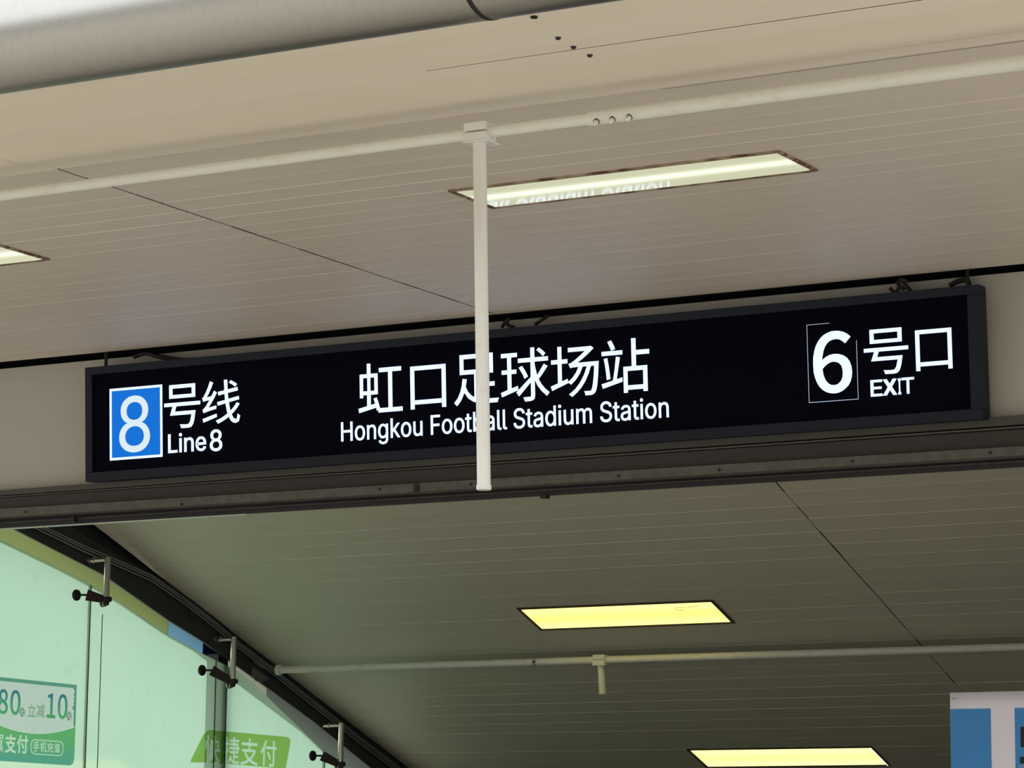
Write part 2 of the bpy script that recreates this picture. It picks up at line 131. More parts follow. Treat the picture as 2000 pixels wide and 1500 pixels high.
GL = json.loads(r'''{"号":[[91,256,258,256,258,209,91,209],[65,280,65,186,285,186,285,280],[22,154,22,130,94,130,71,67,255,67,244,20,232,0,215,-4,155,-1,162,-13,165,-26,224,-27,241,-25,254,-18,266,-1,276,30,284,79,286,91,110,91,123,130,327,130,327,154]],"线":[[19,19,25,-6,139,28,136,50],[246,273,274,258,297,241,313,258,290,273,262,288],[25,148,39,152,81,158,46,111,31,95,19,88,27,64,39,68,69,76,134,89,134,111,65,99,91,132,117,169,140,207,118,221,96,182,52,177,72,209,92,245,108,282,84,293,67,251,49,216,36,195,26,180,16,173],[311,122,295,101,276,81,255,62,241,129,330,145,326,168,238,152,233,198,320,211,316,235,232,222,230,295,204,295,207,218,152,210,156,186,208,194,213,147,145,135,149,111,216,124,221,96,226,70,233,47,202,28,169,12,133,0,150,-22,182,-9,213,6,242,23,258,-4,277,-21,300,-27,326,-16,337,24,318,38,313,7,303,-1,282,9,264,39,290,61,313,85,333,112]],"虹":[[169,261,169,236,236,236,236,15,171,15,161,48,148,82,127,76,139,45,104,38,104,103,156,103,156,230,104,230,104,293,80,293,80,230,26,230,26,86,48,86,48,103,79,103,79,33,14,21,19,-4,146,22,150,2,162,6,162,-10,337,-10,337,15,263,15,263,236,330,236,330,261],[48,208,82,208,82,125,48,125],[102,208,134,208,134,125,102,125]],"口":[[44,257,44,-19,72,-19,72,11,279,11,279,-18,307,-18,307,257],[72,37,72,231,279,231,279,37]],"足":[[85,252,272,252,272,183,85,183],[79,132,73,93,61,54,42,18,15,-10,34,-28,57,-6,74,21,88,51,117,14,154,-9,198,-20,250,-23,328,-23,338,2,251,2,220,3,190,7,190,78,309,78,309,103,190,103,190,158,299,158,299,277,59,277,59,158,164,158,164,15,137,30,115,52,98,84,107,128]],"球":[[137,178,152,155,166,132,174,111,196,122,187,142,173,165,158,187],[260,277,284,257,302,238,318,254,299,272,276,290],[308,189,261,123,254,145,248,169,243,196,243,209,335,209,335,233,243,233,243,294,218,294,218,233,132,233,132,209,218,209,218,117,118,30,135,7,218,88,218,5,216,-1,210,-3,166,-3,176,-28,209,-27,229,-23,240,-13,243,5,243,103,263,62,290,28,325,-3,341,17,311,42,288,69,269,101,290,124,311,150,331,176],[12,34,18,9,130,45,126,69,83,55,83,145,118,145,118,169,83,169,83,246,124,246,124,270,16,270,16,246,58,246,58,169,19,169,19,145,58,145,58,48]],"场":[[144,152,154,155,174,156,199,156,181,120,157,89,127,65,123,85,85,71,85,184,124,184,124,209,85,209,85,290,61,290,61,209,18,209,18,184,61,184,61,62,13,45,21,19,128,61,127,64,146,49,178,78,204,114,224,156,254,156,234,103,207,57,174,18,133,-13,153,-28,186,-1,216,30,241,67,261,109,278,156,302,156,297,90,291,45,285,17,279,4,274,-1,267,-1,233,0,238,-12,240,-25,278,-25,291,-21,301,-13,310,4,317,37,323,90,328,168,329,181,188,181,224,205,260,233,297,265,278,280,272,278,131,278,131,253,244,253,213,227,186,206,168,194,149,183,133,177]],"站":[[20,228,20,204,157,204,157,228],[34,184,42,141,48,97,51,58,73,62,69,101,63,145,55,188],[61,285,85,232,109,240,99,265,84,292],[116,192,111,157,106,119,99,82,92,50,16,33,23,7,155,41,153,65,115,56,140,187],[164,127,164,-28,189,-28,189,-11,295,-11,295,-26,321,-26,321,127,247,127,247,196,336,196,336,222,247,222,247,294,220,294,220,127],[189,14,189,102,295,102,295,14]],"立":[[34,228,34,202,317,202,317,228],[83,177,93,140,102,100,110,62,116,28,144,35,138,69,129,106,119,145,109,183],[150,289,167,232,194,240,175,296],[242,183,232,141,219,96,204,52,189,13,19,13,19,-13,332,-13,332,13,218,13,232,50,246,92,260,136,272,178]],"减":[[267,280,292,260,311,240,327,254,308,274,283,293],[140,186,140,165,228,165,228,186],[17,269,34,241,49,212,60,188,82,198,71,223,55,251,37,278],[13,1,36,-10,52,27,68,68,83,110,62,121,46,78,29,36],[144,137,144,20,165,20,165,40,227,40,227,137],[165,116,207,116,207,61,165,61],[233,292,235,237,103,237,103,143,102,105,98,63,87,22,69,-15,89,-29,108,11,120,56,125,101,127,143,127,213,237,213,239,170,243,130,248,94,254,61,233,34,209,11,181,-9,199,-26,222,-9,242,11,261,33,273,0,289,-21,308,-29,320,-23,331,-1,340,43,321,56,316,15,308,1,292,17,278,58,298,95,314,135,327,180,305,185,296,152,285,121,272,92,267,129,263,169,259,213,333,213,333,237,258,237,257,292]],"元":[[51,267,51,242,300,242,300,267],[21,169,21,143,110,143,104,96,90,54,62,19,17,-7,33,-27,83,3,114,42,130,89,138,143,204,143,204,18,212,-14,244,-22,295,-22,318,-15,330,8,335,55,311,67,307,15,293,3,247,3,234,6,231,18,231,143,330,143,330,169]],"翼":[[41,252,78,225,92,238,56,263,134,263,134,238,20,208,29,189,134,220,134,194,158,194,158,283,23,283,23,263,54,263],[205,8,244,-3,279,-16,307,-28,328,-13,299,-1,264,11,227,21,335,21,335,40,244,40,244,60,319,60,319,78,244,78,244,96,293,96,293,185,56,185,56,96,105,96,105,78,32,78,32,60,105,60,105,40,16,40,16,21,119,21,89,9,53,-2,16,-11,35,-29,73,-18,112,-4,145,13,124,21,220,21],[131,60,218,60,218,40,131,40],[131,78,131,96,218,96,218,78],[193,251,213,238,230,224,244,238,207,263,292,263,292,241,230,224,174,209,184,190,292,223,292,194,317,194,317,283,177,283,177,263,206,263],[81,132,161,132,161,113,81,113],[186,132,268,132,268,113,186,113],[81,168,161,168,161,149,81,149],[186,168,268,168,268,149,186,149]],"支":[[161,294,161,241,27,241,27,215,161,215,161,160,43,160,43,135,81,135,73,132,94,96,120,65,151,39,119,25,85,13,50,4,13,-3,27,-28,67,-19,105,-8,141,5,175,22,207,6,242,-8,280,-18,321,-26,338,-1,288,8,242,21,202,39,230,61,255,87,277,117,294,151,276,161,271,160,188,160,188,215,322,215,322,241,188,241,188,294],[100,135,255,135,234,103,208,76,176,53,146,76,120,104]],"付":[[143,142,162,112,180,81,194,54,218,68,166,153],[263,290,263,216,121,216,121,190,263,190,263,8,260,0,251,-3,185,-2,195,-28,229,-28,254,-27,271,-24,285,-14,290,8,290,190,334,190,334,216,290,216,290,290],[103,292,86,252,64,213,39,179,13,150,29,123,65,166,65,-27,91,-27,91,207,105,232,118,258,129,284]],"手":[[18,113,18,87,162,87,162,9,160,1,151,-1,86,-1,97,-27,130,-27,154,-25,171,-22,185,-12,189,9,189,87,334,87,334,113,189,113,189,169,314,169,314,195,189,195,189,252,229,257,266,264,299,272,279,294,242,285,196,277,145,271,92,267,41,264,47,241,162,249,162,195,41,195,41,169,162,169,162,113]],"机":[[174,274,174,162,173,119,166,73,150,29,122,-11,142,-28,172,15,190,64,198,115,200,162,200,249,266,249,266,24,268,-6,274,-18,283,-23,294,-25,312,-25,330,-20,336,-12,340,0,343,55,323,66,321,16,318,2,311,0,300,0,294,2,292,22,292,274],[76,294,76,219,18,219,18,194,73,194,61,157,46,120,28,88,10,61,23,37,43,66,61,102,76,142,76,-28,102,-28,102,133,139,82,155,104,102,162,102,194,154,194,154,219,102,219,102,294]],"充":[[53,107,71,111,120,114,112,73,96,40,67,14,19,-5,36,-29,88,-6,121,26,140,66,148,116,200,119,200,19,209,-12,242,-20,295,-20,318,-14,330,7,335,49,322,54,311,61,306,15,293,5,245,5,231,8,228,19,228,120,278,123,298,98,321,114,297,142,265,172,231,200,209,187,256,146,91,138,113,161,135,186,156,213,328,213,328,238,23,238,23,213,120,213,100,186,81,164,68,151,55,140,43,134],[149,287,177,238,204,248,175,296]],"值":[[210,294,205,258,115,258,115,235,201,235,194,202,134,202,134,5,100,5,100,-18,335,-18,335,5,304,5,304,202,218,202,226,235,325,235,325,258,231,258,238,292],[158,5,158,34,280,34,280,5],[158,133,280,133,280,103,158,103],[158,152,158,182,280,182,280,152],[158,84,280,84,280,53,158,53],[92,294,76,254,57,217,35,183,11,154,26,128,56,166,56,-28,80,-28,80,206,94,232,106,259,117,286]],"快":[[60,294,60,-28,86,-28,86,294],[28,227,24,196,18,164,10,137,30,129,39,159,45,192,48,224],[86,230,102,195,112,164,132,174,121,204,105,238],[282,133,228,133,229,178,229,214,282,214],[203,294,203,238,134,238,134,214,203,214,203,178,201,133,116,133,116,108,198,108,188,76,171,45,143,16,104,-9,123,-29,161,-3,189,26,208,58,220,91,237,52,260,19,288,-9,322,-29,341,-5,307,13,279,39,256,71,239,108,338,108,338,133,308,133,308,238,229,238,229,294]],"捷":[[145,93,136,50,120,14,97,-14,117,-29,138,-4,154,27,183,-5,221,-21,269,-25,331,-25,339,-2,270,-2,238,0,238,47,317,47,317,68,238,68,238,99,314,99,314,149,339,149,339,171,314,171,314,218,238,218,238,241,331,241,331,263,238,263,238,294,213,294,213,263,126,263,126,241,213,241,213,218,141,218,141,197,213,197,213,171,121,171,121,149,213,149,213,120,141,120,141,99,213,99,213,6,184,24,163,55,170,90],[290,149,290,120,238,120,238,149],[290,171,238,171,238,197,290,197],[58,294,58,223,15,223,15,199,58,199,58,127,10,112,16,87,58,101,58,2,57,-2,53,-4,20,-4,27,-28,54,-27,71,-23,80,-14,83,2,83,109,121,121,118,146,83,135,83,199,121,199,121,223,83,223,83,294]],"8":[[98,-5,125,-1,147,8,164,22,174,40,178,62,175,85,165,104,151,118,135,129,135,131,147,142,158,156,166,174,169,193,164,220,150,242,128,256,99,261,71,256,49,243,34,222,28,195,31,177,39,161,50,147,63,136,63,135,46,123,31,107,20,88,16,64,20,41,31,23,49,8,71,-1],[116,139,94,149,75,160,62,175,57,195,63,217,77,232,98,237,122,231,137,214,142,191,139,173,130,155],[98,19,77,23,60,33,49,48,44,67,47,84,54,100,66,113,80,125,106,114,127,101,142,85,148,63,142,40,124,25]],"0":[[97,-5,120,-1,140,10,156,29,167,55,175,88,177,129,175,170,167,203,156,229,140,247,120,258,97,261,74,258,55,247,39,229,27,203,20,170,18,129,20,88,27,55,39,29,55,10,74,-1],[97,21,81,25,68,38,57,59,51,89,48,129,51,169,57,199,68,220,81,232,97,236,114,232,127,220,137,199,144,169,146,129,144,89,137,59,127,38,114,25]],"1":[[31,0,172,0,172,27,120,27,120,257,96,257,72,246,42,238,42,218,88,218,88,27,31,27]],"L:Line":[[60,0,60,509,125,509,125,57,361,57,361,0],[446,0,446,379,507,379,507,0],[477,443,460,446,447,455,437,468,434,483,437,499,447,512,460,521,477,524,493,521,507,512,516,499,519,483,516,468,507,455,493,446],[673,227,673,0,612,0,612,379,671,379,672,287,662,287,675,319,692,344,712,362,734,374,759,382,787,384,823,380,855,369,880,349,900,321,909,298,915,271,917,240,917,0,856,0,856,235,853,263,845,286,833,304,805,323,770,329,744,326,720,317,701,303,686,283,676,257],[1181,-8,1146,-5,1114,3,1086,16,1062,35,1041,58,1025,85,1013,116,1006,150,1003,187,1006,224,1013,258,1025,290,1041,317,1061,340,1084,359,1111,373,1142,382,1174,384,1205,382,1235,374,1263,361,1288,341,1310,315,1326,282,1334,256,1339,227,1340,194,1340,169,1044,169,1044,221,1307,221,1279,202,1276,237,1267,269,1252,294,1232,314,1206,326,1174,330,1142,326,1116,313,1094,294,1078,270,1068,241,1065,211,1065,178,1067,151,1072,127,1080,106,1097,80,1120,61,1149,50,1182,46,1203,48,1223,53,1240,61,1255,73,1266,88,1275,105,1334,91,1323,63,1304,39,1281,19,1252,4,1230,-3,1207,-7]],"L:E":[[60,0,60,509,372,509,372,452,125,452,125,286,355,286,355,229,125,229,125,57,375,57,375,0]],"L:X":[[18,0,217,284,217,236,29,509,104,509,178,400,204,361,223,329,243,292,232,292,252,329,272,361,298,400,374,509,446,509,259,239,259,287,456,0,382,0,292,129,268,165,250,195,230,231,244,231,225,196,206,166,182,129,91,0]],"L:I":[[31,0,31,57,118,57,118,452,31,452,31,509,269,509,269,452,183,452,183,57,269,57,269,0]],"L:T":[[32,452,32,509,417,509,417,452,257,452,257,0,193,0,193,452]],"L:Hongkou Football Stadium Station":[[60,0,60,509,125,509,125,289,392,289,392,509,457,509,457,0,392,0,392,232,125,232,125,0],[724,-8,691,-5,661,3,634,16,610,35,589,58,573,85,561,116,553,150,551,187,553,225,561,260,573,291,589,318,610,341,634,360,661,374,691,382,724,384,758,382,788,374,815,360,840,341,860,318,876,291,888,260,896,225,898,187,896,150,888,116,876,85,860,58,840,35,815,16,788,3,758,-5],[724,46,759,51,787,66,809,89,824,117,833,151,836,187,835,212,831,236,824,258,809,287,787,310,759,325,724,330,690,325,662,310,641,287,625,258,619,236,615,212,613,187,616,151,625,117,641,89,662,66,690,51],[1046,227,1046,0,985,0,985,379,1044,379,1044,287,1034,287,1048,319,1064,344,1084,362,1107,374,1132,382,1159,384,1196,380,1227,369,1253,349,1273,321,1282,298,1287,271,1289,240,1289,0,1228,0,1228,235,1226,263,1218,286,1205,304,1178,323,1142,329,1116,326,1093,317,1073,303,1058,283,1049,257],[1549,-151,1522,-149,1498,-146,1476,-140,1447,-127,1424,-110,1406,-91,1392,-69,1443,-41,1463,-66,1478,-78,1496,-88,1519,-95,1549,-97,1578,-95,1603,-87,1624,-75,1640,-58,1650,-34,1653,-6,1653,68,1648,68,1628,41,1614,28,1594,16,1569,8,1537,5,1507,7,1480,14,1454,27,1432,43,1413,65,1397,90,1385,120,1378,154,1376,191,1378,229,1385,263,1397,293,1412,320,1431,342,1454,361,1480,374,1507,382,1538,384,1570,382,1595,373,1615,360,1630,346,1649,319,1655,319,1655,379,1714,379,1714,-9,1712,-40,1704,-67,1692,-90,1676,-109,1656,-124,1632,-136,1606,-144,1578,-149],[1547,59,1579,63,1605,75,1626,95,1642,121,1649,142,1653,166,1654,193,1653,219,1649,242,1642,264,1627,291,1606,312,1579,325,1547,330,1514,325,1487,312,1466,290,1450,262,1441,229,1438,193,1441,155,1450,123,1466,96,1487,76,1514,63],[1877,137,1877,212,1887,212,2051,379,2127,379,1951,199,1944,199],[1819,0,1819,509,1881,509,1881,0],[2061,0,1915,186,1958,229,2139,0],[2355,-8,2322,-5,2292,3,2264,16,2240,35,2220,58,2203,85,2191,116,2184,150,2182,187,2184,225,2191,260,2203,291,2220,318,2240,341,2264,360,2292,374,2322,382,2355,384,2388,382,2419,374,2446,360,2470,341,2490,318,2507,291,2519,260,2526,225,2529,187,2526,150,2519,116,2507,85,2490,58,2470,35,2446,16,2419,3,2388,-5],[2355,46,2390,51,2418,66,2439,89,2455,117,2464,151,2467,187,2465,212,2461,236,2455,258,2439,287,2418,310,2390,325,2355,330,2320,325,2293,310,2271,287,2256,258,2249,236,2245,212,2244,187,2247,151,2256,117,2271,89,2293,66,2320,51],[2745,-5,2709,-1,2678,11,2652,31,2632,59,2623,82,2617,109,2615,139,2615,379,2676,379,2676,144,2679,117,2687,94,2700,75,2727,56,2763,50,2789,53,2812,62,2831,77,2846,97,2855,122,2859,153,2859,379,2920,379,2920,0,2861,0,2861,92,2870,92,2856,60,2840,35,2820,17,2797,5,2772,-3],[3221,0,3221,509,3530,509,3530,452,3285,452,3285,278,3507,278,3507,221,3285,221,3285,0],[3778,-8,3745,-5,3715,3,3687,16,3663,35,3643,58,3626,85,3614,116,3607,150,3605,187,3607,225,3614,260,3626,291,3643,318,3663,341,3687,360,3715,374,3745,382,3778,384,3811,382,3842,374,3869,360,3893,341,3913,318,3930,291,3942,260,3949,225,3952,187,3949,150,3942,116,3930,85,3913,58,3893,35,3869,16,3842,3,3811,-5],[3778,46,3813,51,3841,66,3862,89,3878,117,3887,151,3890,187,3888,212,3884,236,3878,258,3862,287,3841,310,3813,325,3778,330,3743,325,3716,310,3694,287,3679,258,3672,236,3668,212,3667,187,3670,151,3679,117,3694,89,3716,66,3743,51],[4193,-8,4160,-5,4130,3,4102,16,4078,35,4058,58,4042,85,4030,116,4022,150,4020,187,4022,225,4030,260,4042,291,4058,318,4078,341,4102,360,4130,374,4160,382,4193,384,4226,382,4257,374,4284,360,4308,341,4329,318,4345,291,4357,260,4364,225,4367,187,4364,150,4357,116,4345,85,4329,58,4308,35,4284,16,4257,3,4226,-5],[4193,46,4228,51,4256,66,4277,89,4293,117,4302,151,4305,187,4304,212,4299,236,4293,258,4277,287,4256,310,4228,325,4193,330,4159,325,4131,310,4109,287,4094,258,4087,236,4083,212,4082,187,4085,151,4094,117,4109,89,4131,66,4159,51],[4605,379,4605,327,4407,327,4407,379],[4466,471,4527,471,4527,98,4529,76,4537,61,4550,53,4571,50,4586,51,4603,54,4614,2,4593,-3,4569,-4,4539,-1,4513,7,4493,21,4478,41,4469,64,4466,93],[4858,-8,4826,-5,4801,4,4781,17,4766,31,4746,59,4740,59,4740,0,4681,0,4681,509,4742,509,4742,319,4746,319,4766,346,4780,360,4800,373,4825,381,4857,384,4888,382,4916,374,4941,361,4964,342,4983,320,4998,293,5009,261,5016,227,5018,189,5016,151,5009,116,4998,84,4983,57,4964,34,4941,16,4916,3,4888,-6],[4848,47,4881,51,4908,66,4929,88,4944,117,4951,139,4955,163,4956,189,4955,215,4951,239,4944,261,4929,290,4908,311,4881,325,4848,330,4816,325,4789,312,4768,291,4753,263,4746,241,4742,216,4741,189,4742,162,4746,138,4753,115,4769,86,4790,65,4817,51],[5212,-9,5178,-5,5147,5,5121,22,5100,45,5087,73,5083,108,5086,138,5096,161,5111,179,5130,193,5153,203,5178,211,5231,220,5286,227,5305,230,5318,235,5326,243,5328,255,5328,257,5326,279,5319,297,5308,311,5292,322,5272,329,5248,331,5223,329,5202,322,5184,313,5170,301,5160,288,5153,274,5094,291,5110,322,5131,346,5157,364,5186,375,5216,382,5247,384,5292,379,5316,372,5338,360,5359,343,5375,320,5386,290,5389,251,5389,0,5329,0,5329,52,5325,52,5305,25,5288,12,5268,1,5243,-6],[5223,45,5254,49,5280,59,5301,74,5316,93,5325,115,5328,138,5328,190,5312,182,5284,176,5253,171,5228,168,5187,159,5170,150,5156,139,5147,124,5144,105,5147,87,5154,72,5166,61,5182,52,5201,47],[5581,-2,5543,3,5516,20,5500,47,5494,84,5494,509,5555,509,5555,99,5557,77,5562,62,5572,54,5588,52,5602,53,5611,54,5622,3,5603,-1],[5770,-2,5732,3,5705,20,5689,47,5684,84,5684,509,5745,509,5745,99,5746,77,5751,62,5761,54,5777,52,5791,53,5801,54,5812,3,5793,-1],[6231,-9,6196,-7,6164,-1,6135,9,6110,23,6089,40,6072,60,6059,83,6050,109,6046,137,6112,137,6118,110,6131,88,6150,71,6174,59,6202,52,6231,49,6264,52,6294,60,6318,74,6337,92,6349,114,6353,139,6350,161,6340,179,6324,193,6304,205,6253,222,6192,239,6153,253,6120,269,6094,289,6075,313,6064,341,6060,372,6062,400,6070,425,6083,448,6100,468,6121,484,6145,498,6173,508,6203,514,6235,516,6267,514,6297,508,6324,498,6348,484,6368,468,6385,449,6398,427,6405,403,6409,378,6345,378,6334,412,6310,437,6288,449,6262,456,6233,459,6202,456,6175,448,6153,435,6137,418,6126,398,6123,376,6127,352,6139,334,6156,319,6177,308,6220,293,6272,279,6319,264,6344,252,6367,238,6386,220,6402,198,6413,171,6416,139,6414,112,6406,87,6394,64,6378,43,6357,25,6331,11,6302,0,6269,-7],[6658,379,6658,327,6461,327,6461,379],[6519,471,6580,471,6580,98,6583,76,6590,61,6604,53,6625,50,6640,51,6656,54,6667,2,6646,-3,6623,-4,6592,-1,6567,7,6546,21,6531,41,6522,64,6519,93],[6842,-9,6807,-5,6776,5,6750,22,6729,45,6716,73,6712,108,6715,138,6725,161,6740,179,6759,193,6782,203,6807,211,6860,220,6916,227,6934,230,6947,235,6955,243,6957,255,6957,257,6955,279,6948,297,6937,311,6922,322,6902,329,6877,331,6852,329,6831,322,6813,313,6799,301,6789,288,6782,274,6723,291,6739,322,6760,346,6786,364,6815,375,6845,382,6876,384,6921,379,6945,372,6968,360,6988,343,7004,320,7015,290,7018,251,7018,0,6958,0,6958,52,6954,52,6934,25,6918,12,6897,1,6872,-6],[6852,45,6884,49,6910,59,6930,74,6945,93,6954,115,6957,138,6957,190,6941,182,6913,176,6882,171,6857,168,6816,159,6799,150,6785,139,6777,124,6774,105,6776,87,6784,72,6796,61,6812,52,6831,47],[7266,-8,7236,-6,7208,3,7182,16,7160,34,7141,57,7126,84,7114,116,7107,151,7105,189,7107,227,7114,261,7126,293,7141,320,7160,342,7183,361,7208,374,7236,382,7267,384,7299,381,7324,373,7344,360,7358,346,7377,319,7382,319,7382,509,7443,509,7443,0,7384,0,7384,59,7378,59,7358,31,7343,17,7323,4,7298,-5],[7276,47,7307,51,7334,65,7355,86,7370,115,7377,138,7381,162,7383,189,7381,216,7377,241,7371,263,7355,291,7334,312,7308,325,7276,330,7243,325,7216,311,7195,290,7179,261,7173,239,7169,215,7167,189,7169,163,7173,139,7180,117,7195,88,7216,66,7243,51],[7548,0,7548,379,7609,379,7609,0],[7579,443,7563,446,7549,455,7540,468,7537,483,7540,499,7549,512,7563,521,7579,524,7595,521,7609,512,7619,499,7622,483,7619,468,7609,455,7595,446],[7844,-5,7808,-1,7777,11,7751,31,7731,59,7722,82,7716,109,7715,139,7715,379,7776,379,7776,144,7778,117,7786,94,7799,75,7826,56,7862,50,7888,53,7911,62,7930,77,7945,97,7955,122,7958,153,7958,379,8019,379,8019,0,7960,0,7960,92,7969,92,7956,60,7939,35,7919,17,7896,5,7871,-3],[8125,0,8125,379,8184,379,8184,295,8180,295,8190,323,8205,346,8223,363,8244,376,8267,384,8291,386,8317,383,8340,375,8359,361,8375,342,8386,320,8393,295,8384,295,8394,321,8409,343,8429,361,8453,375,8480,383,8509,386,8540,383,8569,372,8594,354,8613,328,8622,307,8627,283,8629,255,8629,0,8568,0,8568,254,8562,289,8545,313,8519,326,8491,330,8467,328,8446,320,8430,307,8417,290,8410,270,8407,247,8407,0,8346,0,8346,260,8341,288,8325,311,8301,326,8271,330,8250,328,8230,320,8212,307,8198,289,8189,266,8186,238,8186,0],[9093,-9,9058,-7,9026,-1,8997,9,8972,23,8951,40,8933,60,8920,83,8912,109,8908,137,8974,137,8980,110,8993,88,9012,71,9036,59,9064,52,9093,49,9126,52,9156,60,9180,74,9199,92,9211,114,9215,139,9212,161,9202,179,9186,193,9165,205,9114,222,9053,239,9014,253,8982,269,8956,289,8937,313,8925,341,8921,372,8924,400,8932,425,8945,448,8962,468,8983,484,9007,498,9035,508,9065,514,9097,516,9129,514,9159,508,9186,498,9210,484,9230,468,9247,449,9259,427,9267,403,9270,378,9207,378,9196,412,9172,437,9149,449,9124,456,9095,459,9064,456,9037,448,9015,435,8998,418,8988,398,8985,376,8989,352,9001,334,9018,319,9039,308,9082,293,9134,279,9181,264,9205,252,9228,238,9248,220,9264,198,9274,171,9278,139,9275,112,9268,87,9256,64,9239,43,9218,25,9193,11,9163,0,9130,-7],[9520,379,9520,327,9323,327,9323,379],[9381,471,9442,471,9442,98,9445,76,9452,61,9466,53,9487,50,9501,51,9518,54,9529,2,9508,-3,9484,-4,9454,-1,9429,7,9408,21,9393,41,9384,64,9381,93],[9703,-9,9669,-5,9638,5,9611,22,9591,45,9578,73,9574,108,9577,138,9587,161,9602,179,9621,193,9644,203,9669,211,9722,220,9777,227,9796,230,9809,235,9816,243,9819,255,9819,257,9817,279,9810,297,9799,311,9783,322,9763,329,9739,331,9714,329,9693,322,9675,313,9661,301,9651,288,9644,274,9585,291,9601,322,9622,346,9648,364,9677,375,9707,382,9737,384,9783,379,9807,372,9829,360,9850,343,9866,320,9877,290,9880,251,9880,0,9820,0,9820,52,9816,52,9795,25,9779,12,9759,1,9734,-6],[9714,45,9745,49,9771,59,9792,74,9807,93,9816,115,9819,138,9819,190,9803,182,9775,176,9744,171,9719,168,9678,159,9661,150,9647,139,9638,124,9635,105,9638,87,9645,72,9657,61,9673,52,9692,47],[10137,379,10137,327,9939,327,9939,379],[9998,471,10059,471,10059,98,10061,76,10069,61,10082,53,10103,50,10118,51,10135,54,10146,2,10125,-3,10101,-4,10071,-1,10045,7,10025,21,10010,41,10001,64,9998,93],[10213,0,10213,379,10274,379,10274,0],[10244,443,10228,446,10214,455,10205,468,10201,483,10205,499,10214,512,10228,521,10244,524,10260,521,10274,512,10283,499,10286,483,10283,468,10274,455,10260,446],[10534,-8,10501,-5,10471,3,10443,16,10419,35,10399,58,10383,85,10371,116,10363,150,10361,187,10363,225,10371,260,10383,291,10399,318,10419,341,10443,360,10471,374,10501,382,10534,384,10567,382,10598,374,10625,360,10649,341,10670,318,10686,291,10698,260,10705,225,10708,187,10705,150,10698,116,10686,85,10670,58,10649,35,10625,16,10598,3,10567,-5],[10534,46,10569,51,10597,66,10619,89,10634,117,10643,151,10646,187,10645,212,10641,236,10634,258,10619,287,10597,310,10569,325,10534,330,10500,325,10472,310,10450,287,10435,258,10428,236,10424,212,10423,187,10426,151,10435,117,10450,89,10472,66,10500,51],[10856,227,10856,0,10794,0,10794,379,10854,379,10854,287,10844,287,10858,319,10874,344,10894,362,10917,374,10942,382,10969,384,11005,380,11037,369,11063,349,11082,321,11092,298,11097,271,11099,240,11099,0,11038,0,11038,235,11035,263,11028,286,11015,304,10988,323,10952,329,10926,326,10903,317,10883,303,10868,283,10859,257]],"6":[[105,-5,122,-3,137,3,151,13,163,25,172,41,177,59,179,79,177,103,170,124,160,139,146,150,128,157,108,159,93,157,77,151,63,141,50,129,52,159,57,184,65,204,75,218,87,228,101,233,116,235,127,234,138,230,148,223,157,215,175,235,163,246,149,254,133,259,114,261,98,260,82,255,68,248,54,236,43,222,33,203,26,181,21,154,20,123,21,93,26,67,34,45,44,27,57,13,71,3,88,-3],[50,103,63,118,77,128,90,134,103,136,119,133,132,126,142,114,147,98,149,79,147,59,141,43,131,31,119,23,105,21,90,23,78,30,67,42,59,58,53,78]],"L:8":[[226,-7,201,-6,178,-2,156,3,136,11,117,21,101,33,86,47,74,62,64,78,57,96,53,115,52,135,53,156,58,176,65,195,75,212,87,228,101,241,117,252,134,260,153,265,153,267,135,273,119,282,105,293,93,308,83,324,76,342,72,360,70,380,72,399,75,417,82,434,90,450,101,464,114,477,129,488,146,498,164,506,184,511,204,514,226,516,248,514,269,511,288,506,306,498,323,488,337,477,350,464,361,450,370,434,377,417,380,399,382,380,380,361,376,342,369,324,359,308,347,293,333,282,318,273,300,267,300,265,319,260,335,252,351,241,365,228,377,212,387,195,395,176,399,156,401,135,399,115,395,96,388,78,378,62,366,47,352,33,335,21,317,11,296,3,275,-2,251,-6],[226,49,248,50,267,54,285,60,300,69,313,79,323,91,331,106,335,121,337,139,335,157,330,173,322,189,312,202,298,213,283,223,265,230,247,234,226,235,206,234,187,230,169,223,154,213,140,202,130,189,122,173,117,157,115,139,117,121,121,106,129,91,139,79,152,69,167,60,185,54,205,50],[226,290,244,291,260,294,274,300,287,308,298,318,307,330,314,344,318,359,319,376,318,392,314,407,308,420,299,432,288,442,275,449,260,455,244,459,226,460,208,459,192,455,177,449,164,442,153,432,145,420,138,407,134,392,133,376,134,359,138,344,145,330,154,318,165,308,178,300,193,294,209,291]]}''')
GL['L:X'] = [[0, 0, 150, 0, 310, 262, 470, 0, 620, 0, 388, 372, 610, 727, 462, 727, 312, 480, 162, 727, 12, 727, 236, 372]]
class Plane:
    def __init__(s, o, u, v): s.o = Vector(o); s.u = Vector(u).normalized(); s.v = Vector(v).normalized(); s.n = s.u.cross(s.v)
    def matrix(s):
        m = Matrix((s.u, s.v, s.n)).transposed().to_4x4(); m.translation = s.o; return m
    def uv(s, p):
        q = onP(p[0], p[1], s.o, s.n) - s.o; return q.dot(s.u), q.dot(s.v)
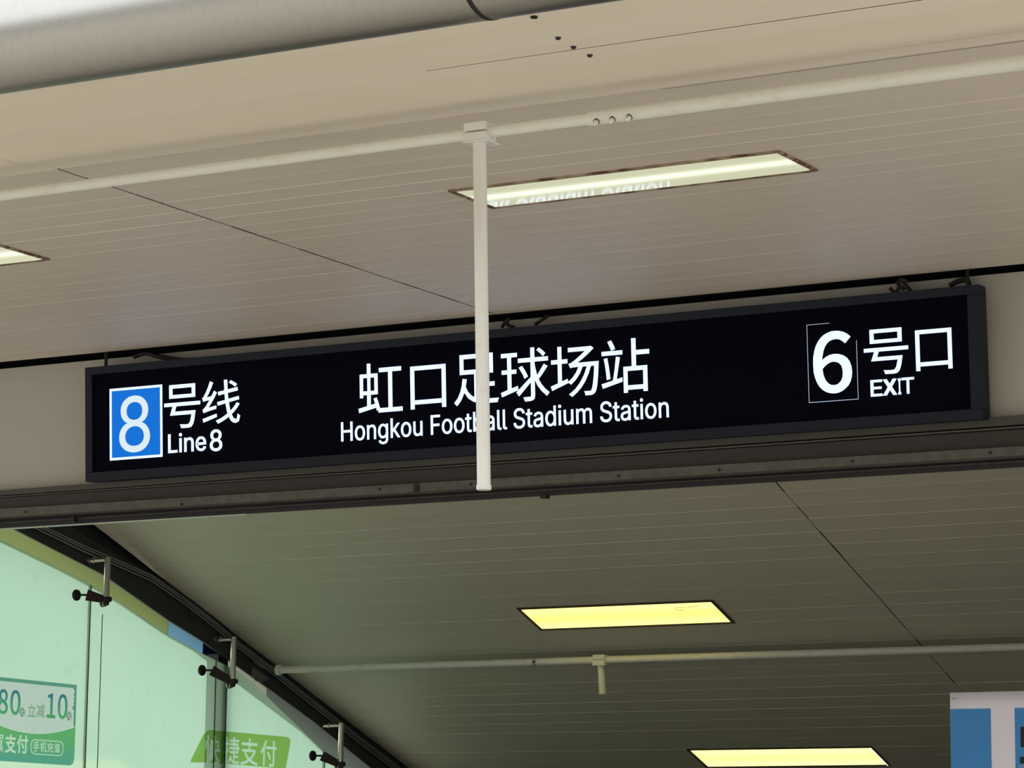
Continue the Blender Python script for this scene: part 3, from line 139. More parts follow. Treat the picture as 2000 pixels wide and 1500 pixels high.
def poly_mesh(name, polys, h, z0, bold=0.0):
    """filled 2D outlines (holes cut out) with a small thickness"""
    cu = bpy.data.curves.new(name, 'CURVE'); cu.dimensions = '2D'; cu.fill_mode = 'BOTH'; cu.extrude = h / 2
    for P in polys:
        sp = cu.splines.new('POLY'); sp.points.add(len(P) - 1); sp.use_cyclic_u = True
        for i, (x, y) in enumerate(P): sp.points[i].co = (x, y, 0, 1)
    o = bpy.data.objects.new(name, cu); COL.objects.link(o)
    dg = bpy.context.evaluated_depsgraph_get(); me = bpy.data.meshes.new_from_object(o.evaluated_get(dg))
    bpy.data.objects.remove(o); bpy.data.curves.remove(cu); me.name = name
    me.transform(Matrix.Translation((0, 0, z0 + h / 2))); me.materials.clear()
    return me
def area(P): return sum(P[i - 1][0] * P[i][1] - P[i][0] * P[i - 1][1] for i in range(len(P))) / 2
def grow(polys, d):
    # outlines of one glyph moved outwards by d (holes shrink)
    if not d: return polys
    s = 1 if area(max(polys, key=lambda p: abs(area(p)))) > 0 else -1
    out = []
    for P in polys:
        Q = []; n = len(P)
        for i in range(n):
            a, b, c = Vector(P[i - 1]), Vector(P[i]), Vector(P[(i + 1) % n]); e1 = (b - a).normalized(); e2 = (c - b).normalized()
            n1 = Vector((e1.y, -e1.x)); n2 = Vector((e2.y, -e2.x)); m = n1 + n2
            if m.length < 1e-4: m = n1
            m.normalize(); k = 1 / max(.55, m.dot(n1)); q = b + m * (d * s * k); Q.append((q.x, q.y))
        out.append(Q)
    return out
def glyph_polys(it, pl, bold=0.0):
    key, L, R, T, B = it; g = GL[key]; xs = [p[i] for p in g for i in range(0, len(p), 2)]; ys = [p[i] for p in g for i in range(1, len(p), 2)]
    x0, x1, y0, y1 = min(xs), max(xs), min(ys), max(ys)
    u0, u1, v0, v1 = pl.uv(L)[0] + bold, pl.uv(R)[0] - bold, pl.uv(B)[1] + bold, pl.uv(T)[1] - bold
    return grow([[(u0 + (p[i] - x0) / (x1 - x0) * (u1 - u0), v0 + (p[i + 1] - y0) / (y1 - y0) * (v1 - v0)) for i in range(0, len(p), 2)] for p in g], bold)
def inside(p, P):
    c = False
    for i in range(len(P)):
        (x1, y1), (x2, y2) = P[i - 1], P[i]
        if (y1 > p[1]) != (y2 > p[1]) and p[0] < (x2 - x1) * (p[1] - y1) / (y2 - y1) + x1: c = not c
    return c
def lettering(name, items, pl, m, parent, z0, h=0.002, bold=0.0):
    for it in items:
        G_ = glyph_polys(it, pl, bold); s = area(max(G_, key=lambda p: abs(area(p)))) > 0
        outs = [p for p in G_ if (area(p) > 0) == s]; ins = [p for p in G_ if (area(p) > 0) != s]
        bm = bmesh.new()      # every outer outline filled on its own, so crossing strokes stay whole
        for o_ in outs:
            me = poly_mesh(name, [o_] + [q for q in ins if inside(q[0], o_)], h, z0); bm.from_mesh(me); bpy.data.meshes.remove(me)
        me = bpy.data.meshes.new(name); bm.to_mesh(me); bm.free()
        link(name, me, m, parent)
# ------------------------------------------------------------------ palette
cream = mat('cream_coated_metal', rgb(217, 204, 191), 0.48, noise=0.35, nscale=3, stretch=(0.5, 3, 3), col2=rgb(194, 187, 174), spec=0.35, lo=0.45, hi=0.8)
creamr = mat('cream_metal_rear_light_tone', rgb(224, 217, 197), 0.45, noise=0.35, nscale=3, stretch=(0.5, 3, 3), col2=rgb(210, 204, 184), spec=0.35, lo=0.45, hi=0.8)  # same paint as the front strips; greener rear light put into the colour
soffitm = mat('cream_soffit_metal', rgb(238, 226, 208), 0.55, noise=0.35, nscale=2.5, stretch=(0.4, 4, 4), col2=rgb(222, 208, 186), lo=0.45, hi=0.8)
gutterdark = mat('dark_void_lining', rgb(22, 20, 20), 0.9)
fasciam = mat('cream_fascia_paint', rgb(188, 183, 172), 0.55, noise=0.3, nscale=2, col2=rgb(174, 169, 158))
dkband = mat('weathered_grey_steel', rgb(74, 71, 65), 0.6, noise=0.6, nscale=14, stretch=(0.4, 2, 2), col2=rgb(58, 56, 51))
dkband2 = mat('dark_grey_steel', rgb(58, 55, 51), 0.65, noise=0.5, nscale=10, col2=rgb(46, 44, 42), stretch=(0.4, 2, 2))
railm = mat('dusty_zinc_rail', rgb(92, 90, 83), 0.6, noise=0.8, nscale=22, col2=rgb(70, 67, 61))
blackm = mat('black_track_recess', rgb(38, 34, 36), 0.6, noise=0.4, nscale=12, stretch=(0.3, 3, 3), col2=rgb(24, 22, 25))
paving = mat('warm_paving', rgb(186, 178, 164), 0.8, noise=0.5, nscale=1.5, col2=rgb(168, 160, 147))
seamm = mat('dark_red_brown_seam', rgb(44, 32, 31), 0.8)
steel = mat('brushed_stainless', rgb(205, 200, 190), 0.3, metal=1.0, noise=0.25, nscale=60, stretch=(0.2, 4, 4), col2=rgb(165, 158, 148))
ducts = mat('speckled_galvanised', rgb(184, 181, 176), 0.36, metal=1.0, noise=0.35, nscale=30, stretch=(3, 1, 1), col2=rgb(164, 160, 153), bump=0.0, lo=.5)
pipewhite = mat('white_painted_pipe', rgb(229, 227, 219), 0.4, noise=0.5, nscale=25, col2=rgb(208, 200, 182), lo=0.55, hi=0.8)
rust = mat('rusted_frame_metal', rgb(170, 155, 132), 0.6, noise=1.0, nscale=40, stretch=(.35, 1, 1), col2=rgb(98, 62, 40), lo=0.38, hi=0.62)
dkframe = mat('dark_frame_metal', rgb(96, 84, 68), 0.6, noise=0.6, nscale=20, col2=rgb(40, 33, 28))
signframe = mat('sign_frame_charcoal', rgb(28, 33, 44), 0.5, noise=0.3, nscale=8, col2=rgb(24, 28, 38), spec=0.2)
signface = mat('sign_black_acrylic', rgb(6, 7, 19), 0.25, spec=0.03)
led = emit('backlit_white', (0.50, 0.63, 1.0, 1), LED)
ledblue = emit('backlit_blue', rgb(0, 112, 214), 1.0)
led8 = emit('backlit_soft_white', (0.72, 0.84, 0.92, 1), 1.0)
blackplastic = mat('black_rubber', rgb(20, 20, 22), 0.6)
wallblack = mat('dark_steel_wall', rgb(46, 52, 58), 0.5, noise=0.5, nscale=9, col2=rgb(28, 34, 44))
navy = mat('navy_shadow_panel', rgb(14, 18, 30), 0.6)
conduitm = mat('grey_conduit', rgb(170, 182, 182), 0.35, metal=0.4)
bronze = mat('brown_clamp_metal', rgb(48, 34, 30), 0.4, metal=0.4)
bluedeep = mat('deep_blue_post', rgb(10, 34, 80), 0.4)
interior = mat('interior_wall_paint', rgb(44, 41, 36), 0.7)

def tmat(name, c):
    m = bpy.data.materials.new(name); m.use_nodes = True; nt = m.node_tree; nt.nodes.clear(); out = nt.nodes.new('ShaderNodeOutputMaterial')
    a = nt.nodes.new('ShaderNodeBsdfTranslucent'); d = nt.nodes.new('ShaderNodeBsdfDiffuse'); x = nt.nodes.new('ShaderNodeMixShader'); x.inputs[0].default_value = .4
    a.inputs[0].default_value = c; d.inputs[0].default_value = c
    nt.links.new(a.outputs[0], x.inputs[1]); nt.links.new(d.outputs[0], x.inputs[2]); nt.links.new(x.outputs[0], out.inputs[0]); return m
olive = tmat('olive_view_backdrop', rgb(156, 172, 108)); bluep = tmat('blue_view_backdrop', rgb(130, 185, 215)); palep = tmat('pale_view_backdrop', rgb(200, 210, 185)); greyp = tmat('grey_view_backdrop', rgb(122, 132, 124))
# ------------------------------------------------------------------ main dimensions
ZC = EYE + 2.2807            # front ceiling height
XJ = -6.08                   # cross joint of the ceiling strips
YFAS = 10.50                 # fascia over the opening
RP = onY(1200, 1200, 14.337) # a point of the falling rear ceiling
SL = 0.36
def zr(y): return RP.z - SL * (y - RP.y)
RN = Vector((0, SL, 1)).normalized()
XG = -10.138                 # glass wall

# ------------------------------------------------------------------ floor, shells
g = MB(); g.box(-60, 60, -60, 11.5, -0.3, 0.0); g.box(-60, -10.4, 11.5, 60, -0.3, 0.0)
tag(g.obj('floor', paving), 'warm grey paving under the entrance canopy', kind='structure')
g = MB()
for zf in range(4): g.box(-60, 60, -30, -28, zf * 3.4, zf * 3.4 + 2.0); g.box(-60, 60, -30, -28.4, zf * 3.4 + 2.0, zf * 3.4 + 3.4)
tag(g.obj('wall_front_blocker', mat('added_front_render', rgb(150, 148, 140), 0.8)), 'unseen house front added across the street to hold back low sky light', kind='structure')  # unseen front, added to keep low sky light out of the passage
g = MB(); g.hexa([(-10.4, 11.5, -.3), (-1.2, 11.5, -.3), (-1.2, 18.3, -2.75), (-10.4, 18.3, -2.75), (-10.4, 11.5, 0), (-1.2, 11.5, 0), (-1.2, 18.3, -2.45), (-10.4, 18.3, -2.45)])
tag(g.obj('floor', interior), 'sloping passage floor going down behind the opening', kind='structure')
g = MB(); g.hexa([(-1.2, 10.75, -3), (-1.0, 10.75, -3), (-1.0, 18.3, -3), (-1.2, 18.3, -3), (-1.2, 10.75, 4.6), (-1.0, 10.75, 4.6), (-1.0, 18.3, 2.4), (-1.2, 18.3, 2.4)])
tag(g.obj('wall_right', interior), 'plain right side wall of the passage', kind='structure')
g = MB(); g.box(-10.4, -1.0, 18.3, 18.5, -3, 3)
tag(g.obj('wall_end', interior), 'plain end wall of the descending passage', kind='structure')

# ------------------------------------------------------------------ front ceiling: slab + strips + soffit panels
g = MB(); g.box(-14, 3, 6.66, YFAS - .03, ZC + .03, ZC + .45)
ceil = tag(g.obj('ceiling', gutterdark), 'cream ribbed metal canopy ceiling in front of the sign', kind='structure')
def strip_mesh(L, wdt, ch=0.005, th=0.014):
    m = MB(); h = wdt / 2
    m.prism([(-h, th), (-h, ch), (-h + ch, 0), (h - ch, 0), (h, ch), (h, th)], 0, L)
    return m.mesh('ceiling_strip')
_cache = {}; ROWV = {}
def strip(x0, x1, yc, zc_, pitch, parent, slope=0.0, m=cream, name='ceiling_strip'):
    v = random.choice((.0008, .0013, .002, .003)) if slope else random.choice((.0012, .0022, .0035, .005)) if yc < 9.1 else random.choice((.0006, .0012, .002))
    v = ROWV.setdefault((round(yc, 3), slope), v); key = (round(x1 - x0, 3), round(pitch, 4), v)
    if key not in _cache:
        me = strip_mesh(x1 - x0, pitch - 0.0008, v); me.materials.append(m); _cache[key] = me
    o = link(name, _cache[key], m, parent)
    o.location = (x0 + random.uniform(-.0018, .0018), yc, zc_ + random.uniform(-0.0006, 0.0006))
    o.rotation_euler = (-math.atan(slope) + random.uniform(-0.003, 0.003), 0, 0)
    return o
front_lamps = [(-5.1105, -3.9085, 8.4215, 8.7135), (-8.20, -6.999, 8.4215, 8.7135)]
rear_lamps = [(-8.157, -6.985, 14.216, 14.482), (-8.07, -6.90, 16.075, 16.34)]
def cut(x0, x1, ya, yb, lamps):
    segs = [(x0, x1)]
    for lx0, lx1, ly0, ly1 in lamps:
        if min(yb, ly1) - max(ya, ly0) > 0.03:
            n = []
            for a, b in segs:
                if lx0 >= b or lx1 <= a: n.append((a, b)); continue
                if lx0 > a: n.append((a, lx0 + .004))
                if lx1 < b: n.append((lx1 - .004, b))
            segs = n
    return segs
P = 0.1395
for k in range(-6, 14):
    ya = 8.429 + P * k; yb = ya + P
    if yb > 10.40: continue
    for X0, X1 in ((-13.9, -9.606), (-9.6, XJ - .005), (XJ + .005, -1.6), (-1.594, 2.9)):
        for a, b in cut(X0, X1, ya, yb, front_lamps): strip(a, b, (ya + yb) / 2, ZC, P, ceil)
g = MB(); g.box(XJ - .008, XJ + .008, 7.6, 10.42, ZC + .0012, ZC + .012); g.obj('seam', seamm, ceil)
yl = 8.429 + P * 14
while yl > 10.401: yl -= P
g = MB()
prof = [(yl + .001, .014), (yl + .001, .003), (yl + .004, 0), (10.405, 0), (10.418, .003), (10.424, .012), (10.424, .03)]
g.prism([(y, ZC + z) for y, z in prof], -13.9, XJ - .003, smooth=False); o = g.obj('edge_strip', cream, ceil)
g = MB(); g.prism([(y, ZC + z) for y, z in prof], XJ + .003, 2.9); g.obj('edge_strip', cream, ceil)
# wide soffit panels towards the street
zs = ZC - 0.026
YS = onZ(1300, 71.5, zs).y; YE = onZ(1200, 116, zs).y * 0 + 6.88
def cove(a, b):
    pts = [(YS + .0065, zs + .012), (YS + .0065, zs + .002), (YS + .009, zs), (7.36, zs)]
    for i in range(1, 9):
        t = i / 8; pts.append((7.36 + .235 * t, zs + (ZC - zs) * (t * t * (3 - 2 * t))))
    pts += [(7.588, ZC + .012)]
    pts = [p for p in pts if p[0] < 7.588] + [(7.588, ZC), (7.588, ZC + .014)]
    m = MB(); m.prism(pts, a, b); me = m
    o = m.obj('soffit_panel', soffitm, ceil)
    return o
cove(-13.9, XJ - .002); cove(XJ + .002, 2.9)
g = MB()
x0, x1 = -13.9, -4.25
g.box(x0, x1, YE + .0005, YS + .006, zs, zs + .014); g.obj('soffit_panel', soffitm, ceil)
g = MB(); g.hexa([(x1, YE + .0005, zs), (2.9, YE + .0005, zs), (2.9, YS - .006, zs), (x1, YS + .006, zs), (x1, YE + .0005, zs + .014), (2.9, YE + .0005, zs + .014), (2.9, YS - .006, zs + .014), (x1, YS + .006, zs + .014)]); g.obj('soffit_panel', soffitm, ceil)
g = MB(); g.box(-13.9, 2.9, 6.66, YE, zs - .0015, zs + .014); g.obj('soffit_panel', soffitm, ceil)
g = MB(); g.box(-14, 3, 6.63, 6.66, zs - .002, ZC + .45); g.obj('front_fascia', fasciam, ceil)
for x0s, y0s, wa, x1s, wb in ((-4.35, YS, .0015, 2.9, .013), (-13.9, YE, .004, -5.1, .0005), (-4.0, 7.46, .001, 2.9, .010), (-3.9, 7.606, .001, 2.9, .009)):
    zz = zs - .0006 if y0s < 7.3 else (ZC - .0006 if y0s > 7.59 else zs + (ZC - zs) * .39)
    g = MB(); g.hexa([(x0s, y0s - wa / 2, zz), (x1s, y0s - wb / 2, zz), (x1s, y0s + wb / 2, zz), (x0s, y0s + wa / 2, zz), (x0s, y0s - wa / 2, zz + .006), (x1s, y0s - wb / 2, zz + .006), (x1s, y0s + wb / 2, zz + .006), (x0s, y0s + wa / 2, zz + .006)])
    g.obj('seam', seamm, ceil)
for px, py in ((1090, 73), (1120, 91), (1152, 107)):
    p = onZ(px, py, zs)
    m = MB(); m.tube([(p.x, p.y, zs - .006), (p.x, p.y, zs + .001)], [.006, .009], 10); m.obj('screw', blackplastic, ceil)
p = onZ(1043, 31, zs); m = MB(); m.tube([(p.x, p.y, zs - .006), (p.x, p.y, zs)], .01, 8); m.obj('screw', blackplastic, ceil)

# ------------------------------------------------------------------ rear falling ceiling
X0R = onP(190, 1030, RP, RN).x
g = MB()
def rq(x0, x1, y0, y1, a, b): return [(x0, y0, zr(y0) + a), (x1, y0, zr(y0) + a), (x1, y1, zr(y1) + a), (x0, y1, zr(y1) + a), (x0, y0, zr(y0) + b), (x1, y0, zr(y0) + b), (x1, y1, zr(y1) + b), (x0, y1, zr(y1) + b)]
g.hexa(rq(-10.6, -1.0, 10.72, 18.5, .03, .3))
rceil = tag(g.obj('ceiling', gutterdark), 'dim ribbed metal ceiling falling away behind the opening', kind='structure')
PR = 0.1335; pc = PR / math.cos(math.atan(SL))
for k in range(-15, 30):
    ya = 14.215 + PR * k; yb = ya + PR; yc = (ya + yb) / 2
    for XA, XB in ((X0R, XJ - .003), (XJ + .003, -1.21)):
        for a, b in cut(XA, XB, ya, yb, rear_lamps): strip(a, b, yc, zr(yc), pc, rceil, SL, creamr)

g = MB(); g.hexa(rq(XJ - .0045, XJ + .0045, 12.2, 18.2, .0016, .012)); g.obj('seam', seamm, rceil)
# ------------------------------------------------------------------ fascia wall and shutter track over the opening
def lineY(yL, yR, px): return yL + (yR - yL) * px / 2000
def band(yT, yB, Yf, Yb, xa=-13.95, xb=2.95):
    p = [onY(x, lineY(*l, x), Yf) for l in (yT, yB) for x in (-200, 2200)]
    tl, tr, bl, br = p; m = MB(); xl, xr = bl.x, br.x
    for x0, x1, t0, t1, b0, b1 in ((xa, xl, tl.z, tl.z, bl.z, bl.z), (xl, min(xr, xb), tl.z, tr.z, bl.z, br.z), (xr, xb, tr.z, tr.z, br.z, br.z)):
        if x1 <= x0: continue
        if x1 == xb and xb < xr and x0 == xl:
            k = (xb - xl) / (xr - xl); t1 = t0 + (t1 - t0) * k; b1 = b0 + (b1 - b0) * k
        m.hexa([(x0, Yf, b0), (x1, Yf, b1), (x1, Yb, b1), (x0, Yb, b0), (x0, Yf, t0), (x1, Yf, t1), (x1, Yb, t1), (x0, Yb, t0)])
    return m
lip = onY(1000, 628, YFAS).z
zb = (onY(0, 957.5, YFAS).z + onY(2000, 810, YFAS).z) / 2
m = band((721, 530), (960, 812), YFAS, YFAS + .2)
wf = tag(m.obj('wall_back', fasciam), 'cream fascia wall above the opening behind the sign', kind='structure')
g = MB(); g.box(-14, 3, YFAS + .2, YFAS + .22, zb, 5.2); g.obj('backing', gutterdark, wf)
g = MB(); g.box(-14, 3, YFAS - .02, YFAS + .19, lip + .05, ZC + .45); g.obj('backing', gutterdark, wf)
m = band((957.5, 810), (967.5, 828), YFAS - .06, YFAS + .2)
track = tag(m.obj('trim_1', dkband), 'grey steel shutter track along the bottom of the fascia', kind='structure')
band((967.5, 828), (969.5, 832), YFAS - .02, YFAS + .2).obj('groove', blackm, track)
band((969.5, 832), (971.5, 835), YFAS - .05, YFAS + .2).obj('bead', railm, track)
band((971.5, 835), (973, 838), YFAS - .02, YFAS + .2).obj('groove', blackm, track)
band((973, 838), (994, 871), YFAS - .04, YFAS + .2).obj('track_face', dkband2, track)
band((994, 871), (1010, 889), YFAS - .075, YFAS + .03).obj('lower_rail', railm, track)
band((1010, 889), (1013, 893), YFAS - .055, YFAS + .03).obj('lower_rail', dkband, track)
band((1013, 893), (1020, 899), YFAS - .01, YFAS + .03).obj('recess', blackm, track)
band((1020, 899), (1023, 902), YFAS - .03, YFAS + .03).obj('bead', dkband2, track)
band((1023, 902), (1032, 911.5), YFAS - .0, YFAS + .012).obj('recess', blackm, track)
for px, py in ((1665, 901), (1405, 918), (1208, 930), (920, 946), (742, 955), (50, 1000), (355, 985), (1934, 884)):
    p = onY(px, py, YFAS - .075)
    m = MB(); m.tube([p + Vector((0, .002, 0)), p - Vector((0, .007, 0))], [.006, .0045], 10); m.obj('bolt', blackm, track)
p = onY(814, 953, YFAS - .075)
g = MB(); g.box(p.x - .011, p.x + .011, p.y - .006, p.y, p.z - .016, p.z + .016); g.obj('clip', blackplastic, track)
p = onY(150, 1015, YFAS - .02)
g = MB(); g.box(p.x - .008, p.x + .008, p.y - .03, p.y, p.z - .012, p.z + .012); g.obj('clip', blackplastic, track)
p = onY(1063, 969, YFAS + .0)
g = MB(); g.box(p.x - .014, p.x + .014, p.y - .01, p.y + .02, p.z - .008, p.z + .008); g.obj('clip', blackplastic, track)
# glass light on the beam's lower edge at the left, painted as a strip
m = band((1032.3, 911.8), (1035, 913), YFAS + .0, YFAS + .008, -13.95, onY(480, 1010, YFAS).x)
tag(m.obj('trim_2', mat('pale_green_lit_edge', rgb(190, 205, 190), 0.4)), 'thin pale green strip under the shutter track, glass light put into its colour', kind='structure')

# ------------------------------------------------------------------ station sign
th = math.radians(3.5)
c0 = onY(1000, 760, 10.372)
PS = Plane(c0, (1, 0, 0), (0, -math.sin(th), math.cos(th)))
def avg(pl, pts, k): return sum(pl.uv(p)[k] for p in pts) / len(pts)
uL = avg(PS, [(166, 720), (166, 944)], 0); uR = avg(PS, [(1910, 553), (1921, 815)], 0)
vT = avg(PS, [(166, 720), (1910, 553)], 1); vB = avg(PS, [(166, 944), (1920, 815)], 1)
iL = avg(PS, [(179, 732), (179, 925)], 0); iR = avg(PS, [(1888, 575), (1896, 796)], 0)
iT = avg(PS, [(179, 732), (1888, 575)], 1); iB = avg(PS, [(179, 925), (1896, 796)], 1)
sign = tag(empty('station_sign', matrix=PS.matrix()), 'long black hanging light box sign with glowing white station name and exit number', 'sign')
g = MB()
for a, b, c, d in ((uL, uR, iT, vT), (uL, uR, vB, iB), (uL, iL, iB, iT), (iR, uR, iB, iT)): g.box(a, b, c, d, -.07, 0.0)
g.box(uL + .004, uR - .004, vB + .004, vT - .004, -.085, -.068)
g.obj('frame', signframe, sign, bevel=.002)
g = MB(); g.box(iL, iR, iB, iT, -.065, -.012); g.obj('face_panel', signface, sign)
Z0 = -.0118
BO = .0005
bx = (avg(PS, [(211, 760), (212, 900)], 0), avg(PS, [(313, 750), (315, 891)], 0), avg(PS, [(212, 900), (315, 891)], 1), avg(PS, [(211, 760), (313, 750)], 1))
g = MB(); g.box(bx[0] + .01, bx[1] - .01, bx[2] + .01, bx[3] - .01, Z0, Z0 + .001); tile = g.obj('line_tile', ledblue, sign); tag(tile, 'blue square tile with a white border')
g = MB(); bw = .0105
g.box(bx[0], bx[1], bx[3] - bw, bx[3], Z0, Z0 + .002); g.box(bx[0], bx[1], bx[2], bx[2] + bw, Z0, Z0 + .002)
g.box(bx[0], bx[0] + bw, bx[2] + bw, bx[3] - bw, Z0, Z0 + .002); g.box(bx[1] - bw, bx[1], bx[2] + bw, bx[3] - bw, Z0, Z0 + .002)
g.obj('tile_border', led, tile)
lettering('numeral', [('L:8', (230, 828), (290, 822), (260, 772), (262, 883))], PS, led8, tile, Z0 + .0012, .001, .001)
lettering('lettering', [('号', (318, 791), (388, 788), (353, 750), (364, 835)), ('线', (392, 775), (466, 810), (429, 742), (440, 827))], PS, led, sign, Z0, bold=BO)
lettering('lettering', [('L:Line', (325.5, 865), (399.5, 860), (352, 845), (352, 883.5)), ('L:8', (407, 861), (431, 858), (419, 838), (419, 881))], PS, led, sign, Z0, bold=.0014)
lettering('lettering', [('虹', (697, 762), (783, 760), (716, 710), (717, 807)), ('口', (799, 759), (868, 752), (832, 713), (833, 797)),
    ('足', (884, 750), (971, 745), (912, 692), (925, 790)), ('球', (975.5, 740), (1070, 740), (1037, 678), (1035, 783)),
    ('场', (1073, 735), (1167, 725), (1157, 671), (1149, 772)), ('站', (1172, 720), (1266, 715), (1234, 660), (1230, 766))], PS, led, sign, Z0, bold=BO)
lettering('lettering', [('L:Hongkou Football Stadium Station', (663.5, 843), (1303.5, 797), (667, 823), (748, 867))], PS, led, sign, Z0, bold=.0007)
lettering('numeral', [('6', (1586, 709), (1662, 730), (1624, 646), (1625.5, 768))], PS, led, sign, Z0, bold=.0045)
lettering('lettering', [('号', (1685, 684), (1771.5, 679), (1729, 641), (1732, 730)), ('口', (1786, 681), (1857, 677), (1820, 642), (1821, 722))], PS, led, sign, Z0, bold=BO)
lettering('lettering', [('L:E', (1698, 756), (1721, 756), (1712, 741), (1712, 773.5)), ('L:X', (1722, 756), (1749.5, 756), (1736, 739.5), (1736, 771.5)),
    ('L:I', (1752, 756), (1757.5, 756), (1754.5, 738.5), (1754.5, 770)), ('L:T', (1759, 756), (1783.5, 756), (1771, 736.5), (1771, 768.5))], PS, led, sign, Z0, bold=.0014)
q0 = PS.uv((1573, 634)); q1 = PS.uv((1577.5, 787)); q2 = PS.uv((1674.5, 779)); q3 = PS.uv((1617, 630.5)); q4 = PS.uv((1670.5, 664))
fl, fr, fb, ft = (q0[0] + q1[0]) / 2, (q2[0] + q4[0]) / 2, (q1[1] + q2[1]) / 2, q0[1]
g = MB(); t = .0017
g.box(fl, fl + t, fb, ft, Z0, Z0 + .001); g.box(fl, fr, fb, fb + t * 1.3, Z0, Z0 + .001); g.box(fr - t, fr, fb, q4[1], Z0, Z0 + .001); g.box(fl, q3[0], ft - t, ft, Z0, Z0 + .001)
tag(g.obj('number_outline', emit('dim_outline', (.62, .72, .95, 1), .75), sign), 'thin glowing outline around the exit number, partly dead')
for px, py in ((207, 712), (1890, 556)):
    e = onY(px, py, 10.444); mi = PS.matrix().inverted(); g = MB()
    g.tube([mi @ Vector((e.x, 10.444, e.z - .06)), mi @ Vector((e.x, 10.444, ZC + .028))], .0075, 8); g.obj('hanger_rod', blackplastic, sign)
# cable ends and tape above the sign
def wire(name, label, pts, r, Y, m=blackplastic):
    q = [onY(x, y, Y) for x, y in pts]; sm = [q[0]]
    for i in range(len(q) - 1):
        a, b, c, d = q[max(i - 1, 0)], q[i], q[i + 1], q[min(i + 2, len(q) - 1)]
        for k in range(1, 6):
            t = k / 5; sm.append(.5 * ((2 * b) + (c - a) * t + (2 * a - 5 * b + 4 * c - d) * t * t + (3 * b - a - 3 * c + d) * t ** 3))
    g = MB(); g.tube(sm, r, 8); return tag(g.obj(name, m), label, 'cable')
wire('cable', 'black cable running from the ceiling gap to the left top of the sign', [(262, 697), (285, 690), (312, 697), (350, 703), (380, 704)], .010, 10.45)
wire('cable', 'short black cable above the sign just right of the white pole', [(1045, 634), (1058, 625), (1072, 616)], .007, 10.444)
wire('cable', 'frayed knotted black cable above the sign by the exit number', [(1738, 563), (1750, 572), (1757, 560), (1766, 565), (1752, 552), (1772, 548), (1757, 545), (1768, 556), (1778, 568)], .007, 10.444)
wire('cable', 'black cable bump on the right top corner of the sign', [(1855, 558), (1872, 549), (1888, 547), (1893, 556)], .010, 10.45)
wire('cable', 'small black cable knot hanging where the cross joint meets the gap', [(980, 640), (986, 630), (994, 622), (990, 633), (1004, 640)], .007, 10.444)

# ------------------------------------------------------------------ ceiling lights
def lamp(x0, x1, y0, y1, z, slope, framem, dif, label):
    c = Vector(((x0 + x1) / 2, (y0 + y1) / 2, z))
    t = empty('ceiling_light'); t.matrix_world = Matrix.Translation(c) @ Matrix.Rotation(-math.atan(slope), 4, 'X')
    tag(t, label, 'lamp', 'recessed ceiling lights')
    W = (x1 - x0) / 2; D = (y1 - y0) / 2 / math.cos(math.atan(slope))
    def ring(W, D, wd, za, zb_, nm):
        g = MB()
        for a, b, c_, d in ((-W, W, -D, -D + wd), (-W, W, D - wd, D), (-W, -W + wd, -D + wd, D - wd), (W - wd, W, -D + wd, D - wd)): g.box(a, b, c_, d, za, zb_)
        return g.obj(nm, framem, t)
    ring(W, D, .012, -.007, .010, 'frame')
    ring(W - .0125, D - .0125, .010, -.003, .010, 'inner_rim')
    g = MB(); g.box(-W + .021, W - .021, -D + .021, D - .021, -.006, .012); g.obj('diffuser', dif, t)
    g = MB(); g.box(-W + .004, W - .004, -D + .004, D - .004, .0125, .06); g.obj('housing', gutterdark, t)
    return t
def diffuser_mat(name, c1, c2, base, peak, wd, off, rough=0.08, spec=0.5):
    m = bpy.data.materials.new(name); m.use_nodes = True; nt = m.node_tree; b = nt.nodes['Principled BSDF']
    b.inputs['Base Color'].default_value = (0.15, 0.15, 0.13, 1); b.inputs['Roughness'].default_value = rough; b.inputs['Specular IOR Level'].default_value = spec
    tc = nt.nodes.new('ShaderNodeTexCoord'); sp = nt.nodes.new('ShaderNodeSeparateXYZ'); nt.links.new(tc.outputs['Object'], sp.inputs[0])
    def mth(op, a, bb):
        n = nt.nodes.new('ShaderNodeMath'); n.operation = op
        for i, v in ((0, a), (1, bb)):
            if isinstance(v, (int, float)): n.inputs[i].default_value = v
            else: nt.links.new(v, n.inputs[i])
        return n.outputs[0]
    d = mth('DIVIDE', mth('ABSOLUTE', mth('SUBTRACT', sp.outputs[1], off), 0), wd)
    gsn = mth('POWER', 2.718, mth('MULTIPLY', mth('MULTIPLY', d, d), -1.0))
    st = mth('ADD', mth('MULTIPLY', gsn, peak), base)
    mx = nt.nodes.new('ShaderNodeMix'); mx.data_type = 'RGBA'; mx.inputs[6].default_value = c1; mx.inputs[7].default_value = c2
    nt.links.new(gsn, mx.inputs[0]); nt.links.new(mx.outputs[2], b.inputs['Emission Color']); nt.links.new(st, b.inputs['Emission Strength'])
    return m
difA = diffuser_mat('warm_white_diffuser', rgb(218, 220, 186), rgb(242, 250, 220), 0.82, 0.45, 0.035, -0.01, 0.04, 0.55)
difB = diffuser_mat('yellow_diffuser', rgb(245, 225, 130), rgb(250, 240, 100), 2.0, 0.05, 0.07, 0.0, 0.3, 0.3)
difC = diffuser_mat('pale_yellow_diffuser', rgb(240, 235, 150), rgb(245, 240, 120), 1.9, 0.1, 0.08, 0.0, 0.3, 0.3)
L1 = lamp(*front_lamps[0], ZC, 0, rust, difA, 'rusty framed ceiling light half behind the white pole, reflecting the sign letters')
L2 = lamp(*front_lamps[1], ZC, 0, rust, difA, 'rusty framed ceiling light cut off by the left edge of the photo')
